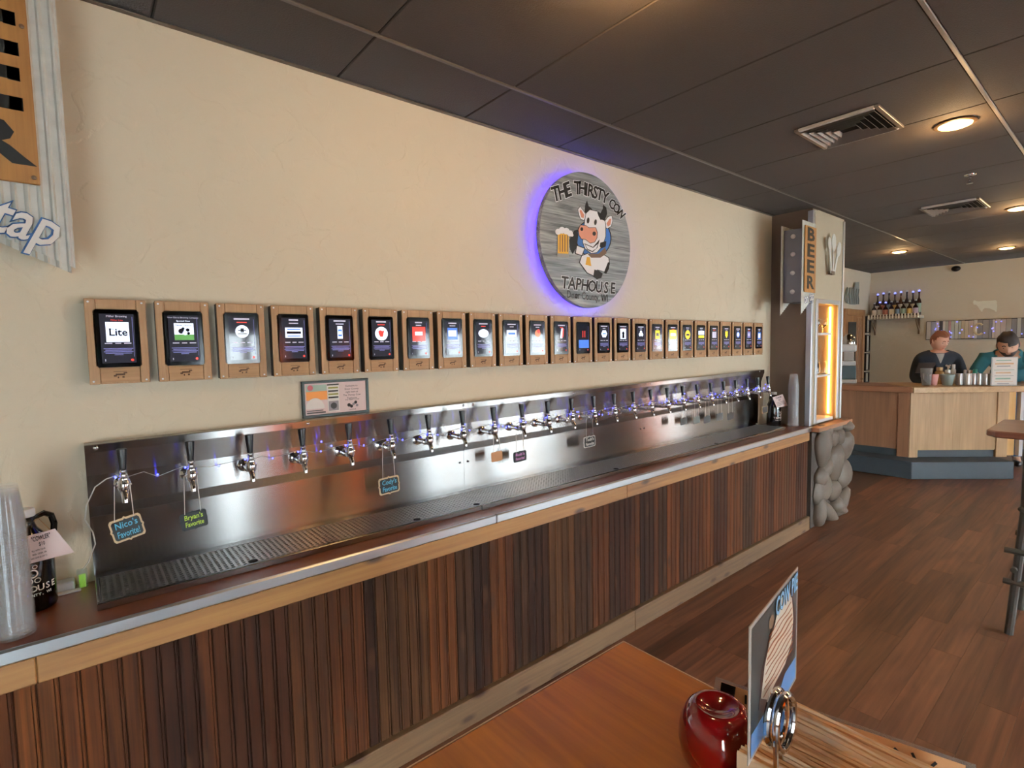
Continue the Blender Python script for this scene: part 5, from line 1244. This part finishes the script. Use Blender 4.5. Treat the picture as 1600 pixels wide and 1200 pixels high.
# napkins packed in their caddy
nc = thing('napkin_caddy', 'low dark metal caddy holding the packed kraft napkins', 'caddy', (1.05, -1.945, TZ_))
m = MB(); m.box(-.125, -.165, 0, .125, .165, .006); m.box(-.125, -.165, .006, -.121, .165, .05); m.box(.121, -.165, .006, .125, .165, .03); m.box(-.121, .161, .006, .121, .165, .05); m.box(-.121, -.165, .006, .121, -.161, .05)
m.build('tray', pmat('dark_iron', '#2a2624', .4, .4), nc, bevel=.001)
M_nap = [pmat('kraft_a', '#ecc294', .8), pmat('kraft_b', '#f6d8b4', .8), pmat('kraft_c', '#d9a673', .8)]
nm_ = []
for k in range(30):
    if k < 3:
        m = MB(); n_ = 8; V = []; th = .0062
        for j in range(n_+1):
            yy = -.155+.31*j/n_; bw = .0012*math.sin(j*1.3+k)
            V += [(bw, yy, 0), (bw+th, yy, 0), (bw+th, yy, .132+.0015*math.sin(j+k*2)), (bw+th/2, yy, .136+.0015*math.sin(j+k*2)), (bw, yy, .132+.0015*math.sin(j+k*2))]
        F = [(5*j+q, 5*j+(q+1) % 5, 5*j+5+(q+1) % 5, 5*j+5+q) for j in range(n_) for q in range(5)]+[(0, 1, 2, 3, 4), tuple(5*n_+q for q in (4, 3, 2, 1, 0))]
        o = m.add(V, F).build('napkin', M_nap[k], smooth=False); nm_.append(o.data)
    else: o = bpy.data.objects.new('napkin', nm_[random.randrange(3)]); COL.objects.link(o)
    o.location = (1.163-.00775*k, -1.945+random.uniform(-.003, .003), TZ_+.0065+random.uniform(0, .006))
    tag(o, 'kraft paper napkin standing on edge in the packed row behind the card holder', 'napkin', 'kraft napkins packed in the caddy')
# dessert card in a chrome coil holder
TL, TR = Vector((.851, -1.852, 1.201)), Vector((1.162, -1.805, 1.201)); hgt = .250
u = (TR-TL); cw = u.length; u.normalize(); nf = Vector((u.y, -u.x, 0))
cdv = thing('dessert_card', 'dessert picture card lettered COW PIE in the chrome holder', 'card', TL-Z*hgt)
def cpoly(pts, k, mi, m): m.prism([(a*cw, b_*hgt) for a, b_ in pts], nf*(.0012+.0003*k), u, Z, nf*.0003, mi)
MB().add([nf*.001, u*cw+nf*.001, u*cw+Z*hgt+nf*.001, Z*hgt+nf*.001, -nf*.001, u*cw-nf*.001, u*cw+Z*hgt-nf*.001, Z*hgt-nf*.001], [(0, 1, 2, 3), (7, 6, 5, 4), (0, 4, 5, 1), (1, 5, 6, 2), (2, 6, 7, 3), (3, 7, 4, 0)]).build('laminate', pmat('clear_card_edge', '#c8c4bc', .15, var=0), cdv)
m = MB()
cpoly([(.03, .03), (.97, .03), (.97, .97), (.03, .97)], 0, 0, m)
cpoly([(.04, .035), (.965, .035), (.965, .22), (.70, .235), (.55, .13), (.35, .19), (.04, .20)], 1, 1, m)
cpoly([(.16, .30), (.20, .55), (.40, .80), (.62, .84), (.86, .78), (.95, .62), (.93, .40), (.75, .24), (.45, .20), (.25, .22)], 2, 2, m)
def blob(cx, cy, rx, ry, k, mi, n=22, a0=.0): cpoly([(cx+rx*math.cos(2*PI*q/n)*(1+.05*math.sin(5*q)), cy+ry*math.sin(2*PI*q/n)*(1+.05*math.cos(4*q))) for q in range(n)], k, mi, m)
cpoly([(.20, .36), (.26, .56), (.36, .70), (.48, .80), (.60, .90), (.76, .90), (.84, .80), (.88, .60), (.84, .42), (.70, .32), (.50, .30), (.32, .27)], 3, 3, m)
cpoly([(.46, .80), (.56, .92), (.70, .92), (.68, .80)], 4, 3, m); blob(.38, .84, .05, .05, 4, 5)
random.seed(5)
for k in range(9):
    yv = .345+.052*k; a0, a1 = .24+.012*k, .86-.005*k*(k-4)*.3; pts = []; n_ = 10
    for j in range(n_+1): x_ = a0+(a1-a0)*j/n_; pts.append((x_, yv+.007*math.sin(j*1.1+k*2)+.02*(j/n_)))
    th = .016 if k in (5, 6) else .009
    cpoly(pts+[(a, b_-th) for a, b_ in reversed(pts)], 5, 4, m)
for (cx_, cy_, r) in ((.33, .20, .035), (.42, .16, .04), (.37, .11, .03), (.46, .22, .035), (.52, .18, .03)): blob(cx_, cy_, r, r*1.1, 6, 3)
for (cx_, cy_, r) in ((.40, .19, .018), (.36, .15, .015), (.47, .15, .015), (.44, .25, .014)): blob(cx_, cy_, r, r, 7, 2)
for ly, mi, off_ in ((0, 7, .05), (.0006, 6, .022)): m.text('COW PIE', u*(cw*.70)+Z*(hgt*.90)+nf*(.0035+ly), u, Z, .050, mi, off=off_, depth=.0004, wid=cw*.50)
m.text('SHARE', u*(cw*.16)+Z*(hgt*.10)+nf*.0024, u, Z, .014, 3, depth=.0003) if False else None
m.build('print', [pmat('card_slate', '#3c3f3d', .3, var=.2, nscale=30), pmat('card_blue', '#5f8ec4', .3), pmat('card_brown', '#3a211c', .3), pmat('card_cream', '#e6dfcc', .3), pmat('card_caramel', '#a8632c', .3), pmat('card_tan', '#8a7058', .3), pmat('card_lettering', '#92c8ee', .3), pmat('card_letter_edge', '#23303a', .3)], cdv)
ch = thing('card_holder', 'chrome coil card holder standing among the napkins', 'card holder', (.98, -1.868, TZ_))
lc = at(1221, 1126, 'y', -1.868)
cx_, cz_ = lc.x, lc.z
def ring(y_, r): return [(cx_-.98+.72*r*math.cos(2*PI*k/36), y_, cz_-TZ_+r*math.sin(2*PI*k/36)) for k in range(36)]
for y_ in (-.006, .010): MB().tube(ring(y_, .050), .0065, 10, closed=True).build('coil', M_chrome, ch, smooth=True)
MB().tube(ring(.002, .030), .004, 8, closed=True).build('inner_coil', M_chrome, ch, smooth=True)
xs_ = cx_-.98
MB().tube([(xs_+.036, .010, cz_-TZ_), (xs_+.042, .016, cz_-TZ_-.06), (xs_+.04, .018, .10), (xs_+.02, .015, .004)], .0045, 8).build('stem', M_chrome, ch, smooth=True)
MB().tube([(xs_-.036, -.006, cz_-TZ_), (xs_-.038, -.008, cz_-TZ_-.07), (xs_-.035, -.008, .10), (xs_-.01, 0, .004)], .0045, 8).build('stem', M_chrome, ch, smooth=True)
MB().cyl((xs_, .01, 0), (xs_, .01, .006), .035, n=20).build('foot', M_chrome, ch, smooth=True)
